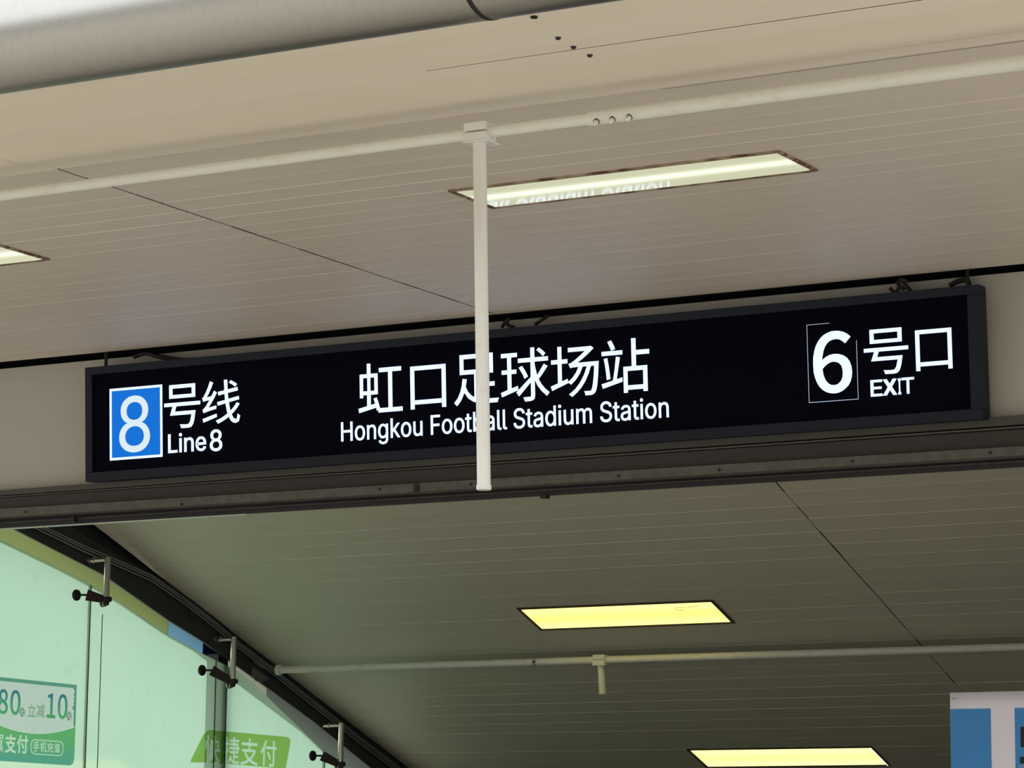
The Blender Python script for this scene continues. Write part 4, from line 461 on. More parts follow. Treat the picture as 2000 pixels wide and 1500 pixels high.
for (a, b, c_, d), dm, lb in ((rear_lamps[0], difB, 'yellow ceiling light in the dim rear ceiling above the short pipe stub'), (rear_lamps[1], difC, 'pale yellow ceiling light lowest in the photo, left of the banner')):
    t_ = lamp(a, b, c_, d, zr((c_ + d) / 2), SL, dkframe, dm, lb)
    W_ = (b - a) / 2; D_ = (d - c_) / 2 / math.cos(math.atan(SL))
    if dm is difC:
        g = MB(); g.box(W_ - .013, W_ - .007, -D_ + .006, D_ - .01, -.0095, -.0082); tag(g.obj('edge_glint', emit('painted_glint', (1, .97, .85, 1), 1.1), t_), 'thin glowing strip standing in for a bright reflection at the lamp edge')  # glowing strip paints the bright reflection along the lamp's right edge
    else:
        g = MB(); g.tube([(W_ - .22 + .03 * math.cos(q), -D_ + .07 + .018 * math.sin(q), -.0098) for q in [x * .45 for x in range(13)]] + [(W_ - .15, -D_ + .055, -.0098), (W_ - .10, -D_ + .045, -.0098)], .0013, 6); tag(g.obj('wire_shadow', dkframe, t_), 'shadow of a small looped wire, put in as a thin dark tube')  # shadow of a wire on the cover, modelled as a dark tube loop

# ------------------------------------------------------------------ big steel drain pipe in front
el = math.atan2(2.2807, 6.767); R0 = 0.145; s0 = 6.50
cy = s0 - R0 * math.sin(el); cz = EYE + s0 * math.tan(el) + R0 * math.cos(el)
big = tag(empty('steel_pipe', (-4, cy, cz)), 'large round galvanised steel pipe along the canopy edge', 'pipe')
def big_tube(x0, x1, r, m, nm):
    g = MB(); g.tube([(x0 + 4, 0, 0), (x1 + 4, 0, 0)], r, 96); return g.obj(nm, m, big)
def bigx(px, py):
    p = onP(px, py, Vector((0, s0, EYE + s0 * math.tan(el))), Vector((0, -math.sin(el), math.cos(el)))) if False else onY(px, py, s0); return p.x
xr = bigx(966, 36)
big_tube(-9.5, xr - .006, R0, ducts, 'pipe_section'); big_tube(xr + .006, 2.5, R0, ducts, 'pipe_section')
tag(big_tube(xr - .0065, xr + .0065, R0 + .0015, blackplastic, 'joint_ring'), 'black rubber joint ring')

# ------------------------------------------------------------------ white painted pipe with drop pole
def hung_pipe(name, label, Y, pts, rads, px_box, bw, drop_px, r_drop, capr, split, slopeX=False):
    A, B = onY(*pts[0], Y), onY(*pts[1], Y)
    zm = (A.z + B.z) / 2; A.z = B.z = zm
    if Y < 9: A.x, B.x = -13.6, 2.8
    else: B.x = -1.21
    c = onY(*px_box, Y); c.z = zm
    t = tag(empty(name, c), label, 'pipe')
    xs = onY(*split, Y).x
    def rel(p): return Vector(p) - c
    g = MB(); g.tube([rel(A), rel((xs + .02, Y, zm))], rads[0], 20); g.obj('pipe', pipewhite, t)
    g = MB(); g.tube([rel((xs, Y, zm)), rel(B)], rads[1], 20); g.obj('pipe', pipewhite, t)
    h = bw * .36
    g = MB(); g.box(-bw / 2, bw / 2, -bw * .42, bw * .42, .0028, h); g.obj('clamp_half', pipewhite, t, bevel=.002)
    g = MB(); g.box(-bw / 2, bw / 2, -bw * .42, bw * .42, -h, -.0028); g.obj('clamp_half', pipewhite, t, bevel=.002)
    g = MB(); g.box(-bw / 2 - .001, bw / 2 + .006, -bw * .44, bw * .62, -h - .005, -h); g.obj('clamp_flange', pipewhite, t, bevel=.001)
    e = onY(*drop_px, Y); L = zm - e.z
    dx = e.x - c.x
    g = MB(); g.tube([(0, 0, -h - .004), (dx, 0, -L + .012)], r_drop, 24); pole = g.obj('drop_pole', pipewhite, t)
    if capr:
        g = MB(); g.tube([(dx, 0, -L + .014), (dx, 0, -L + .003), (dx, 0, -L)], [capr, capr, capr * .93], 24); g.obj('end_cap', pipewhite, t)
    else:
        g = MB(); g.tube([(dx, 0, -L + .013), (dx, 0, -L)], r_drop, 24); g.obj('end_cap', pipewhite, t)
    # rods up to the ceiling, hidden behind the pipe
    return t, zm
YP = onZ(1000, 253, ZC - .12).y
fp, zm = hung_pipe('hanging_pipe', 'white painted pipe along the front ceiling with a long pole hanging before the sign', YP, ((-900, 500), (2600, 43)), (.0172, .0205), (937, 266), .074, (945, 957), .0195, .0215, (1150, 240))
cb = Vector(fp.matrix_world.translation)
for px, py in ((1164, 241), (1195, 237), (1228, 233)):
    x = onY(px, py, YP - .018).x - cb.x
    d = Vector((0.0, -.72, -.69)).normalized(); bz = Vector((x, 0, 0)) + d * .0205
    g = MB(); g.tube([bz + d * -.010, bz + d * .002], .0095, 12); g.obj('washer', dkframe, fp)
    g = MB(); g.tube([bz + d * .001, bz + d * .013, bz + d * .016], [.0072, .0072, .005], 10); g.obj('bolt', pipewhite, fp)
for px in (-12.8, -9.6, 0.0, 2.5):
    x = px - cb.x
    g = MB(); g.tube([(x, .004, .0), (x, .004, ZC - cb.z + .002)], .005, 8); g.obj('ceiling_tie', pipewhite, fp)
# far one, hung under the falling ceiling
pn = RP - RN * .10
YP2 = onP(1175, 1290, pn, RN).y
A2 = onY(545, 1307, YP2)
fp2, zm2 = hung_pipe('hanging_pipe', 'thin pale pipe under the dim rear ceiling with a short stub below a yellow light', YP2, ((545, 1307), (2400, 1253)), (.0205, .0205), (1174, 1289), .074, (1177, 1356), .0195, 0, (1043, 1296))
c2 = Vector(fp2.matrix_world.translation)
for px in (-1.6,):
    x = px - c2.x
    g = MB(); g.tube([(x, .004, .0), (x, .004, zr(YP2) - c2.z + .002)], .005, 8); g.obj('ceiling_tie', pipewhite, fp2)
g = MB(); xx = A2.x - c2.x; g.tube([(xx + .012, 0, 0), (xx - .012, 0, 0)], .030, 20); g.obj('wall_flange', pipewhite, fp2)

# ------------------------------------------------------------------ glass wall at the left
tops = [(9.9, 2.1), (11.2, 1.96), (12.297, 1.761), (12.945, 1.628), (13.296, 1.538), (13.747, 1.392), (14.106, 1.304), (14.462, 1.227), (14.683, 1.138), (15.28, .856), (16.2, .40), (17.2, -.12), (18.3, -.7)]
def ztop(y):
    for (a, za), (b, zb_) in zip(tops, tops[1:]):
        if a <= y <= b: return EYE + za + (zb_ - za) * (y - a) / (b - a)
    return EYE + tops[-1][1]
def strip_on_wall(up_px, lo_px, X, th_, ext0=10.8, ext1=18.2):
    """panel on plane X between an upper and a lower outline traced in the photo"""
    def pts(l):
        q = [onX(x, y, X) for x, y in l]; q.sort(key=lambda p: p.y)
        a, b = q[0], q[1]; s = (b.z - a.z) / (b.y - a.y)
        if ext0 is not None: q.insert(0, Vector((X, ext0, a.z + s * (ext0 - a.y))))
        a, b = q[-2], q[-1]; s = (b.z - a.z) / (b.y - a.y)
        if ext1 is not None: q.append(Vector((X, ext1, b.z + s * (ext1 - b.y))))
        return q
    U, Lw = pts(up_px), pts(lo_px)
    def at(q, y):
        for a, b in zip(q, q[1:]):
            if a.y <= y <= b.y: return a.z + (b.z - a.z) * (y - a.y) / (b.y - a.y)
        return q[0].z if y < q[0].y else q[-1].z
    ys = sorted(set([round(p.y, 4) for p in U + Lw])); m = MB()
    for a, b in zip(ys, ys[1:]):
        if b - a < 1e-3: continue
        if th_ == 0: m.add([(X, a, at(Lw, a)), (X, b, at(Lw, b)), (X, b, at(U, b)), (X, a, at(U, a))], [(0, 1, 2, 3)]); continue
        m.hexa([(X - th_, a, at(Lw, a)), (X, a, at(Lw, a)), (X, b, at(Lw, b)), (X - th_, b, at(Lw, b)), (X - th_, a, at(U, a)), (X, a, at(U, a)), (X, b, at(U, b)), (X - th_, b, at(U, b))])
    return m
# upper dark wall between beam and ceiling
beam_lo = [(33, 1036), (205, 1124), (332, 1213), (395, 1252), (434, 1279), (525, 1345), (616, 1412), (696, 1477)]
beam_up = [(150, 1036), (230, 1085), (330, 1140), (420, 1195), (500, 1262), (600, 1345), (700, 1425), (790, 1490)]
g = MB()
g.hexa([(X0R - .16, 10.75, zr(10.75) - 1.6), (X0R - .06, 10.75, zr(10.75) - 1.6), (X0R - .06, 18.3, zr(18.3) - .30), (X0R - .16, 18.3, zr(18.3) - .30), (X0R - .16, 10.75, zr(10.75) + .03), (X0R - .06, 10.75, zr(10.75) + .03), (X0R - .06, 18.3, zr(18.3) + .03), (X0R - .16, 18.3, zr(18.3) + .03)])
XB = XG + .02
wl = tag(strip_on_wall([(190, 1030), (850, 1500)], beam_up, XG, .012).obj('wall_left', navy), 'dark wall strip and green glass panes of the left side', kind='structure')
strip_on_wall(beam_up, beam_lo, XB, .012).obj('steel_beam', wallblack, wl)

# film glass
def glass_mat():
    m = bpy.data.materials.new('green_film_glass'); m.use_nodes = True; nt = m.node_tree; nt.nodes.clear()
    out = nt.nodes.new('ShaderNodeOutputMaterial')
    tr = nt.nodes.new('ShaderNodeBsdfTranslucent'); df = nt.nodes.new('ShaderNodeBsdfDiffuse'); tp = nt.nodes.new('ShaderNodeBsdfTransparent'); gl = nt.nodes.new('ShaderNodeBsdfGlossy')
    gl.inputs['Roughness'].default_value = 0.06; gl.inputs[0].default_value = (1, 1, 1, 1)
    tc = nt.nodes.new('ShaderNodeTexCoord'); n = nt.nodes.new('ShaderNodeTexNoise'); n.inputs['Scale'].default_value = 1.6; n.inputs['Detail'].default_value = 5
    nt.links.new(tc.outputs['Object'], n.inputs[0])
    mx = nt.nodes.new('ShaderNodeMix'); mx.data_type = 'RGBA'; mx.inputs[6].default_value = GREEN1; mx.inputs[7].default_value = GREEN2
    nt.links.new(n.outputs[0], mx.inputs[0]); nt.links.new(mx.outputs[2], tr.inputs[0]); nt.links.new(mx.outputs[2], df.inputs[0])
    n2 = nt.nodes.new('ShaderNodeTexNoise'); n2.inputs['Scale'].default_value = 9; n2.inputs['Detail'].default_value = 8; nt.links.new(tc.outputs['Object'], n2.inputs[0])
    r2 = nt.nodes.new('ShaderNodeMapRange'); r2.inputs[1].default_value = .60; r2.inputs[2].default_value = .78; r2.inputs[4].default_value = .25; nt.links.new(n2.outputs[0], r2.inputs[0])
    m2 = nt.nodes.new('ShaderNodeMix'); m2.data_type = 'RGBA'; m2.inputs[7].default_value = (.20, .30, .20, 1); nt.links.new(r2.outputs[0], m2.inputs[0]); nt.links.new(mx.outputs[2], m2.inputs[6])
    nt.links.new(m2.outputs[2], tr.inputs[0]); nt.links.new(m2.outputs[2], df.inputs[0])
    tp.inputs[0].default_value = TPC
    a = nt.nodes.new('ShaderNodeMixShader'); a.inputs[0].default_value = 0.25; nt.links.new(tr.outputs[0], a.inputs[1]); nt.links.new(df.outputs[0], a.inputs[2])
    b = nt.nodes.new('ShaderNodeMixShader'); b.inputs[0].default_value = 0.28; nt.links.new(a.outputs[0], b.inputs[1]); nt.links.new(tp.outputs[0], b.inputs[2])
    fr = nt.nodes.new('ShaderNodeFresnel'); fr.inputs[0].default_value = 1.45
    c = nt.nodes.new('ShaderNodeMixShader'); nt.links.new(fr.outputs[0], c.inputs[0]); nt.links.new(b.outputs[0], c.inputs[1]); nt.links.new(gl.outputs[0], c.inputs[2])
    nt.links.new(c.outputs[0], out.inputs[0]); return m
def clear_mat():
    m = bpy.data.materials.new('clear_green_glass_back'); m.use_nodes = True; nt = m.node_tree; nt.nodes.clear()
    out = nt.nodes.new('ShaderNodeOutputMaterial'); tp = nt.nodes.new('ShaderNodeBsdfTransparent'); tp.inputs[0].default_value = (.88, .97, .90, 1)
    gl = nt.nodes.new('ShaderNodeBsdfGlossy'); gl.inputs['Roughness'].default_value = 0.05
    c = nt.nodes.new('ShaderNodeMixShader'); c.inputs[0].default_value = .06
    nt.links.new(tp.outputs[0], c.inputs[1]); nt.links.new(gl.outputs[0], c.inputs[2]); nt.links.new(c.outputs[0], out.inputs[0]); return m
film, clr = glass_mat(), clear_mat()
edge = mat('dark_green_glass_edge', rgb(30, 60, 48), 0.3)
seams = [onX(176, 1200, XG).y, onX(421, 1330, XG).y, onX(634, 1485, XG).y]
sp_ = seams[1] - seams[0]
bounds = [seams[0] - 2 * sp_, seams[0] - sp_] + seams + [seams[2] + .9]
g = MB(); g.hexa([(XG - .15, 10.72, -3), (XG, 10.72, -3), (XG, 18.3, -3), (XG - .15, 18.3, -3), (XG - .15, 10.72, 1.70), (XG, 10.72, 1.70), (XG, 18.3, 1.70), (XG - .15, 18.3, 1.70)]); g.obj('added_parapet', interior, wl)  # unseen parapet, added so less glass light reaches the rear ceiling
g = MB(); g.box(XG - .15, XG, seams[2] + .92, 18.3, 1.7, 2.2); g.obj('infill_panel', navy, wl)
GB = 1.72
for a, b in zip(bounds, bounds[1:]):
    a2, b2 = a + .003, b - .003
    ys = [a2] + [y for y, _ in tops if a2 < y < b2] + [b2]
    prof = [(a2, GB)] + [(b2, GB)] + [(y, ztop(y)) for y in reversed(ys)]
    n = len(prof); m = MB()
    m.add([(XG, p, q) for p, q in prof], [tuple(range(n))], 0)
    m.add([(XG - .012, p, q) for p, q in prof], [tuple(range(n))[::-1]], 1)
    vs = [(XG, p, q) for p, q in prof] + [(XG - .012, p, q) for p, q in prof]
    m.add(vs, [(i, (i + 1) % n, n + (i + 1) % n, n + i) for i in range(n)], 2)
    me = bpy.data.meshes.new('glass_pane'); me.from_pydata(m.v, [], m.f); me.polygons.foreach_set('material_index', m.mi)
    for q in (film, clr, edge): me.materials.append(q)
    link('glass_pane', me, None, wl)
for y in seams:
    g = MB(); g.box(XG - .014, XG + .0015, y - .0035, y + .0035, GB, ztop(y)); g.obj('joint_and_line', edge, wl)
    y2 = y + .105
    g = MB(); g.box(XG + .0005, XG + .003, y2 - .0022, y2 + .0022, GB, ztop(y2) - .12); g.obj('joint_and_line', edge, wl)  # second line: thin dark green strip on the glass beside the joint
# coloured panels standing in for the view outside, in the slot over the glass
XO = XG - .22
def backdrop(x0, x1, m, label, X=XO):
    def up(x): return (x, lineat(beam_lo, x) - 22)
    def lo(x): return (x, lineat(glass_top, x) + 5)
    xs = [x0] + [x for x in range(int(x0 // 60 + 1) * 60, int(x1), 60)] + [x1]
    # keep the panel rectangular in the wall: sample outlines then trim by y
    g = strip_on_wall([up(x) for x in xs], [lo(x) for x in xs], X, .0, None, None)
    o = g.obj('outer_view', m, wl); tag(o, label); return o
def lineat(l, x):
    if x <= l[0][0]: a, b = l[0], l[1]
    elif x >= l[-1][0]: a, b = l[-2], l[-1]
    else:
        for a, b in zip(l, l[1:]):
            if a[0] <= x <= b[0]: break
    return a[1] + (b[1] - a[1]) * (x - a[0]) / (b[0] - a[0])
glass_top = [(0, 1054), (150, 1127), (227, 1171), (322, 1236), (395, 1276), (465, 1311), (507, 1346), (616, 1451), (700, 1530)]
backdrop(-160, 328, olive, 'olive green panel standing in for trees outside'); backdrop(329, 396, bluep, 'light blue panel standing in for sky reflections')
backdrop(397, 434, bluedeep, 'deep blue post head outside'); backdrop(435, 520, palep, 'pale panel standing in for the sky outside'); backdrop(521, 900, greyp, 'grey panel standing in for the view outside')
# dark post outside the glass
ya, yb = onX(418, 1400, XG - .05).y, onX(437, 1400, XG - .05).y
g = MB(); g.box(XG - .11, XG - .03, ya, yb, 1.702, onX(427, 1278, XG - .05).z)
tag(g.obj('steel_post', mat('dark_green_post', rgb(22, 34, 34), 0.5)), 'dark upright steel post behind the green glass', 'post')
# conduits along the beam
gro = [(60, 1020), (84, 1033), (168, 1073), (217, 1094), (297, 1129), (371, 1181), (420, 1220), (469, 1262), (525, 1304), (595, 1360), (696, 1440), (790, 1512)]
for dy, lb in ((-5, 'uppermost of three thin grey conduits along the dark beam'), (0, 'middle of three thin grey conduits along the dark beam'), (6, 'lowest of three thin grey conduits along the dark beam')):
    g = MB(); g.tube([onX(x, y + dy, XB + .012) for x, y in gro], .0042, 8); g.obj('conduit', conduitm, wl)
for x, y, w_, h_ in ((386, 1185, 27, 46), (418, 1208, 30, 42)):
    a = onX(x - w_ / 2, y, XB + .006); b = onX(x + w_ / 2, y, XB + .006); zt = onX(x, y - h_ / 2, XB + .006).z; zb2 = onX(x, y + h_ / 2, XB + .006).z
    g = MB(); g.box(XB - .001, XB + .006, a.y, b.y, zb2, zt); g.obj('beam_plate', mat('beam_plate_grey', rgb(48, 50, 52), .5), wl)
for q in ([(492, 1292), (520, 1296), (548, 1304), (530, 1312), (512, 1306)], [(493, 1302), (527, 1326), (512, 1332), (500, 1330), (492, 1318)]):
    g = MB(); P3 = [onX(x, y, XB + .008) for x, y in q]; n = len(P3); vs = P3 + [p - Vector((.004, 0, 0)) for p in P3]
    g.add(vs, [tuple(range(n)), tuple(range(n, 2 * n))[::-1]] + [(i, (i + 1) % n, n + (i + 1) % n, n + i) for i in range(n)])
    o = g.obj('paper_scrap', mat('grey_paper', rgb(120, 112, 105), .8), wl)
# spider clamps
def clamp(rt, rb, arm, knob, label):
    XR = XG + .15
    T = onX(*rt, XR); B = onX(*rb, XR); T.y = B.y = (T.y + B.y) / 2
    K = onX(*knob, XG + .035)
    t = tag(empty('glass_clamp', T), label, 'bracket', 'glass clamps on the left wall')
    def r(*p): return Vector(p) - T
    g = MB(); g.tube([r(XR, T.y, T.z), r(B.x, B.y, B.z)], .0165, 18); g.obj('hanger_rod', steel, t)
    g = MB(); g.tube([r(XG + .022, T.y, T.z - .012), r(XR + .010, T.y, T.z - .012)], .0115, 14); g.obj('arm', steel, t)
    g = MB(); g.tube([r(XG + .02, T.y, T.z - .012), r(XG + .028, T.y, T.z - .012)], .015, 14); g.obj('base_plate', steel, t)
    g = MB(); g.tube([r(XG + .055, T.y, T.z - .012), r(XG + .063, T.y, T.z - .012)], .016, 12); g.obj('collar', steel, t)
    # swivel head
    g = MB(); zb3 = B.z - .008
    g.tube([r(XR - .035, B.y, zb3), r(XR + .028, B.y, zb3)], .014, 12); g.tube([r(XR, B.y, B.z + .006), r(XR, B.y, zb3 - .03)], [.021, .015], 14); g.obj('swivel', blackplastic, t)
    g = MB(); g.tube([r(XR - .03, B.y, zb3 - .018), r(XR - .022, B.y, zb3 - .018)], .023, 14); g.tube([r(XR - .012, B.y, zb3 - .020), r(XR - .006, B.y, zb3 - .020)], .019, 14); g.obj('washer', steel, t)
    # spider arm towards the pane, flat bar
    a = Vector((XR - .01, B.y, zb3)); b = Vector((K.x + .030, K.y + .014, K.z + .0)); d = (b - a).normalized(); u = Vector((0, 0, 1)) - d * d.z; u.normalize(); v = d.cross(u)
    g = MB(); hh = .030; ww = .009
    ps = []
    for q, s1 in ((a, .65), (b, 1.0)):
        for su, sv in ((-1, -1), (-1, 1), (1, 1), (1, -1)): ps.append(q + u * su * hh * s1 + v * sv * ww - T)
    g.hexa([ps[0], ps[1], ps[2], ps[3], ps[4], ps[5], ps[6], ps[7]]); g.obj('spider_arm', bronze, t, bevel=.004)
    g = MB(); g.tube([r(b.x, b.y, b.z), r(K.x, K.y, K.z)], .006, 10); g.obj('stem', blackplastic, t)
    g = MB(); g.tube([r(XG + .001, K.y, K.z), r(XG + .006, K.y, K.z), r(XG + .017, K.y, K.z), r(XG + .024, K.y, K.z)], [.028, .031, .029, .013], 20); g.obj('knob', blackplastic, t)
    return t
clamp((210, 1088), (208, 1168), (165, 1092), (157, 1162), 'steel glass clamp nearest, at the far left of the glass wall')
clamp((458, 1244), (453, 1328), (405, 1246), (402, 1309), 'steel glass clamp in the middle, beside the dark upright post')
clamp((667, 1412), (665, 1490), (620, 1417), (618, 1476), 'steel glass clamp farthest down, at the bottom edge of the photo')

# ------------------------------------------------------------------ stickers on the glass
PG = Plane((XG + .0008, 13.0, EYE + 1.0), (0, 1, 0), (0, 0, 1))
def print_mat(name, c, c2=None, z0=0, z1=1):
    m = bpy.data.materials.new(name); m.use_nodes = True; nt = m.node_tree; nt.nodes.clear()
    out = nt.nodes.new('ShaderNodeOutputMaterial'); tr = nt.nodes.new('ShaderNodeBsdfTranslucent'); df = nt.nodes.new('ShaderNodeBsdfDiffuse'); tp = nt.nodes.new('ShaderNodeBsdfTransparent')
    a = nt.nodes.new('ShaderNodeMixShader'); a.inputs[0].default_value = .5
    if c2:
        tc = nt.nodes.new('ShaderNodeTexCoord'); s = nt.nodes.new('ShaderNodeSeparateXYZ'); r = nt.nodes.new('ShaderNodeMapRange'); r.inputs[1].default_value = z0; r.inputs[2].default_value = z1
        mx = nt.nodes.new('ShaderNodeMix'); mx.data_type = 'RGBA'; mx.inputs[6].default_value = c; mx.inputs[7].default_value = c2
        nt.links.new(tc.outputs['Object'], s.inputs[0]); nt.links.new(s.outputs[1], r.inputs[0]); nt.links.new(r.outputs[0], mx.inputs[0])
        nt.links.new(mx.outputs[2], tr.inputs[0]); nt.links.new(mx.outputs[2], df.inputs[0])
    else: tr.inputs[0].default_value = c; df.inputs[0].default_value = c
    nt.links.new(tr.outputs[0], a.inputs[1]); nt.links.new(df.outputs[0], a.inputs[2])
    b = nt.nodes.new('ShaderNodeMixShader'); b.inputs[0].default_value = .9
    if c2: nt.links.new(mx.outputs[2], tp.inputs[0])
    else: tp.inputs[0].default_value = c
    nt.links.new(a.outputs[0], b.inputs[1]); nt.links.new(tp.outputs[0], b.inputs[2])
    nt.links.new(b.outputs[0], out.inputs[0]); return m
def rrect(u0, u1, v0, v1, r, corners=(1, 1, 1, 1), n=6):
    out = []
    for (cx, cy_, a0, on) in ((u0 + r, v0 + r, 180, corners[0]), (u1 - r, v0 + r, 270, corners[1]), (u1 - r, v1 - r, 0, corners[2]), (u0 + r, v1 - r, 90, corners[3])):
        if on:
            for i in range(n + 1): a = math.radians(a0 + 90 * i / n); out.append((cx + r * math.cos(a), cy_ + r * math.sin(a)))
        else: out.append({180: (u0, v0), 270: (u1, v0), 0: (u1, v1), 90: (u0, v1)}[a0])
    return out
teal = print_mat('teal_print', (.22, .44, .42, 1)); whitep = print_mat('white_print', (.98, .98, .97, 1)); wfield = print_mat('white_field_print', (1.0, .87, 1.0, 1))
grn = print_mat('green_print', (.2, .5, .46, 1), (.26, .58, .30, 1), PG.uv((75, 1485))[1], PG.uv((75, 1440))[1])
lime = print_mat('lime_print', (.43, .62, .17, 1)); numg = print_mat('blue_green_print', (.09, .28, .42, 1), (.17, .55, .24, 1), PG.uv((60, 1352))[1], PG.uv((60, 1400))[1])
greyt = print_mat('grey_green_print', (.38, .50, .42, 1))
vt = PG.uv((75, 1330))[1]; vb = PG.uv((75, 1491))[1]; ur = (PG.uv((150.5, 1337))[0] + PG.uv((144.5, 1480))[0]) / 2; ul = ur - 1.35
tk = tag(empty('advert_sticker', matrix=PG.matrix()), 'white and green discount coupon sticker on the leftmost glass pane', 'sticker', None)
vm = PG.uv((0, 1416))[1]; vm2 = PG.uv((75, 1427.5))[1]; e1 = (ur - .018)
curve = [(ul, vm)] + [(ul + (ur - ul) * t, 0) for t in ()]
ua = PG.uv((0, 1416))[0]; ub = PG.uv((148, 1418.5))[0]; vb2 = PG.uv((148, 1418.5))[1]
arc = []
for i in range(13):
    t = i / 12; u = ua + (ub - ua) * t; arc.append((u, vm + (vb2 - vm) * t - 4 * t * (1 - t) * (max(vm, vb2) - vm2)))
ti = vt - .019
NUM = [('8', (-4, 1370), (15.7, 1370), (7.5, 1345.7), (6, 1395)), ('0', (20, 1372), (40, 1372), (31, 1347.7), (30, 1396.7)), ('1', (91.5, 1379), (108.7, 1379), (103, 1354.7), (100, 1402.7)), ('0', (112.8, 1380), (131.7, 1380), (122, 1355.8), (121, 1404.7))]
SML = [('立', (53.5, 1388), (69.8, 1388), (61.6, 1375.5), (61.6, 1400)), ('减', (71, 1389), (87.5, 1389), (79, 1375), (79, 1402))]
PAY = [('翼', (-15, 1451), (6.7, 1451), (-4, 1434), (-4, 1468)), ('支', (9.7, 1452), (31.5, 1452), (20, 1434), (20, 1471)), ('付', (33, 1453), (54.7, 1453), (44, 1435.5), (44, 1471.7))]
PIL = [('手', (64.5, 1459), (76.5, 1459), (70, 1448), (70, 1468.5)), ('机', (78.5, 1459.5), (90.5, 1459.5), (84, 1448.5), (84, 1469)), ('充', (92, 1460), (104.5, 1460), (98, 1450), (98, 1470)), ('值', (106, 1460.5), (117, 1460.5), (112, 1451.5), (112, 1470))]
def dots():
    o = []
    for cx, cy2 in ((43, 1391), (134.5, 1398.5)):
        u_, v_ = PG.uv((cx, cy2)); o.append([(u_ + .022 * math.cos(q * .35), v_ + .024 * math.sin(q * .35)) for q in range(18)])
    return o
def G(items, bold): return [p for it in items for p in glyph_polys(it, PG, bold)]
p0, p1 = PG.uv((59.7, 1459)), PG.uv((123.7, 1461)); p2_, p3_ = PG.uv((90, 1445.5))[1], PG.uv((90, 1475))[1]
PILL = [rrect(p0[0], p1[0], p3_, p2_, .032), rrect(p0[0] + .005, p1[0] - .005, p3_ + .005, p2_ - .005, .029)[::-1]]
wf_poly = [(ua - .5, vm + .06)] + arc[:-1] + [(e1, arc[-1][1] - .001), (e1, ti - .015), (e1 - .012, ti), (ua - .5, ti)]
link('border', poly_mesh('border', [[(ul, vm + .06), (ua - .5, vm + .06), (ua - .5, ti), (e1 - .012, ti), (e1, ti - .015), (e1, arc[-1][1] - .001), (ur, arc[-1][1] - .001), (ur, vt), (ul, vt)]], 0, 0.0005), teal, tk)
link('white_field', poly_mesh('white_field', [wf_poly] + G(NUM, .0024) + G(SML, .0007), 0, .0005), wfield, tk)
link('green_field', poly_mesh('green_field', [[(ua - .5, vm + .055)] + [(u, v - .003) for u, v in arc[:-1]] + [(ur, arc[-1][1] - .003)] + [(ur, vb + .035), (ur - .01, vb + .01), (ur - .035, vb), (ua - .5, vb)]] + G(PAY[:1], .0004) + G(PAY[1:], .0022) + PILL[:1], 0, .0005), grn, tk)
link('pill_field', poly_mesh('pill_field', [PILL[1][::-1]] + G(PIL, .0008), 0, .0005), grn, tk)
for k_, yy in enumerate((1357, 1366, 1374, 1383)):
    u_, v_ = PG.uv((147.5, yy)); rr = .006 if k_ < 3 else .012
    link('notch', poly_mesh('notch', [[(e1 + rr * math.cos(a), v_ + rr * math.sin(a)) for a in [math.radians(q) for q in range(90, 271, 20)]]], 0, .0009), teal, tk)
lettering('lettering', NUM, PG, numg, tk, .0005, 0, .0024)
lettering('lettering', SML, PG, greyt, tk, .0005, 0, .0007)
for dp, (cx, cy2) in zip(dots(), ((43, 1391), (134.5, 1398.5))):
    link('currency_dot', poly_mesh('currency_dot', [dp] + glyph_polys(('元', (cx - 4, cy2), (cx + 4, cy2), (cx, cy2 - 6), (cx, cy2 + 6)), PG, .0004), 0, .0012), greyt, tk)
lettering('lettering', PAY[:1], PG, whitep, tk, .0005, 0, .0004)
lettering('lettering', PAY[1:], PG, whitep, tk, .0005, 0, .0022)
lettering('lettering', PIL, PG, whitep, tk, .0005, 0, .0008)
link('pill_outline', poly_mesh('pill_outline', PILL, 0, .0005), whitep, tk)
lb = tag(empty('label_sticker', matrix=PG.matrix()), 'lime green sticker with white characters across the dark post', 'sticker')
a_, b_, c_, d_ = PG.uv((402, 1425)), PG.uv((569, 1440)), PG.uv((556, 1512)), PG.uv((368, 1494))
def roundquad(q, r, n=5):
    out = []; N = len(q)
    for i in range(N):
        p, a, b = Vector(q[i]), Vector(q[i - 1]), Vector(q[(i + 1) % N]); s = p + (a - p).normalized() * r; e = p + (b - p).normalized() * r
        for k in range(n + 1): t = k / n; out.append(tuple((s * (1 - t) ** 2 + p * 2 * t * (1 - t) + e * t * t)))
    return out
FAST = [('快', (400, 1464), (430, 1464), (414, 1436), (414, 1490)), ('捷', (436.5, 1466), (467.5, 1466), (452, 1439), (450, 1492)), ('支', (470, 1469), (504, 1469), (490, 1442.5), (486, 1495)), ('付', (509, 1472), (540, 1472), (524, 1446), (522, 1497))]
link('green_field', poly_mesh('green_field', [roundquad([a_, b_, c_, d_], .05)] + G(FAST, .002), 0, .0005), lime, lb)
lettering('lettering', FAST, PG, whitep, lb, .0005, 0, .002)

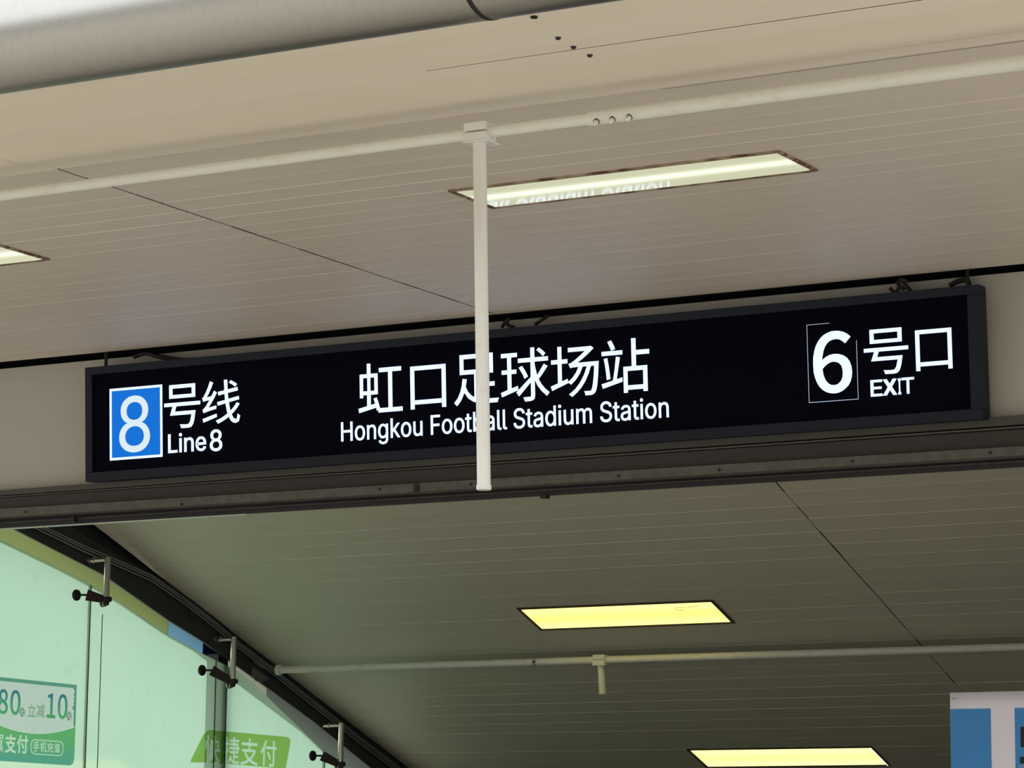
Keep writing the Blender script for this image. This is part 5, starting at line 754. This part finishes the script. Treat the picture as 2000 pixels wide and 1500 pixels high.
# ------------------------------------------------------------------ banner at the right
YB = 11.3
PB = Plane(onY(1855, 1353, YB), (1, 0, 0), (0, 0, 1))
ban = tag(empty('banner_board', matrix=PB.matrix()), 'white banner with blue blocks at the lower right corner', 'banner')
wv = mat('white_banner_vinyl', rgb(246, 241, 252), .6, noise=.25, nscale=3, col2=rgb(232, 226, 238))
bb_ = mat('banner_blue_print', rgb(62, 142, 212), .6, noise=.2, nscale=4, col2=rgb(74, 150, 216)); bk = mat('banner_black_print', rgb(16, 18, 30), .6); lbp = mat('banner_pale_blue_print', rgb(150, 195, 230), .6, noise=1, nscale=30, col2=rgb(60, 90, 160))
g = MB()
NX, NZ = 24, 24; Wb, Hb = 1.9, 1.6
vs = []; fs = []
for j in range(NZ + 1):
    for i in range(NX + 1):
        x = Wb * i / NX; z = -Hb * j / NZ; vs.append((x, z, .004 * math.sin(x * 9 + z * 2) * (1 - j / NZ * .5) - .004 + .0022 * x / Wb))
for j in range(NZ):
    for i in range(NX): fs.append((j * (NX + 1) + i, (j + 1) * (NX + 1) + i, (j + 1) * (NX + 1) + i + 1, j * (NX + 1) + i + 1))
g.add(vs, fs, 0, True); sheet = g.obj('sheet', wv, ban); so = sheet.modifiers.new('thick', 'SOLIDIFY'); so.thickness = .002; so.offset = -1
def patch(x0, x1, y0, y1, m, nm, z=.0035):
    a, b = PB.uv((x0, (y0 + y1) / 2))[0], PB.uv((x1, (y0 + y1) / 2))[0]; c, d = PB.uv(((x0 + x1) / 2, y1))[1], PB.uv(((x0 + x1) / 2, y0))[1]
    g = MB(); g.box(max(a, .003), b, c, d, z - .003, z); return g.obj(nm, m, ban)
patch(1855, 1937, 1384.5, 1620, bb_, 'blue_block'); patch(1984, 2120, 1381.5, 1620, bb_, 'blue_block')
patch(1994, 2060, 1419, 1459, bk, 'black_letter', .0045); patch(1993, 2060, 1478, 1491, bk, 'black_letter', .0045); patch(1991, 2080, 1493, 1560, lbp, 'printed_picture', .0045)
u_, v_ = PB.uv((1860.5, 1365)); g = MB(); g.tube([(u_, v_, -.002), (u_, v_, .006)], .0035, 12); g.obj('grommet', steel, ban)
for xx in (.03, 1.83): g = MB(); g.tube([(xx, -.02, -.022), (xx, -PB.o.z, -.022)], .014, 12); g.obj('support_post', steel, ban)
g = MB(); g.tube([(.02, -.04, -.018), (1.86, -.04, -.018)], .010, 10); g.obj('top_rail', steel, ban)
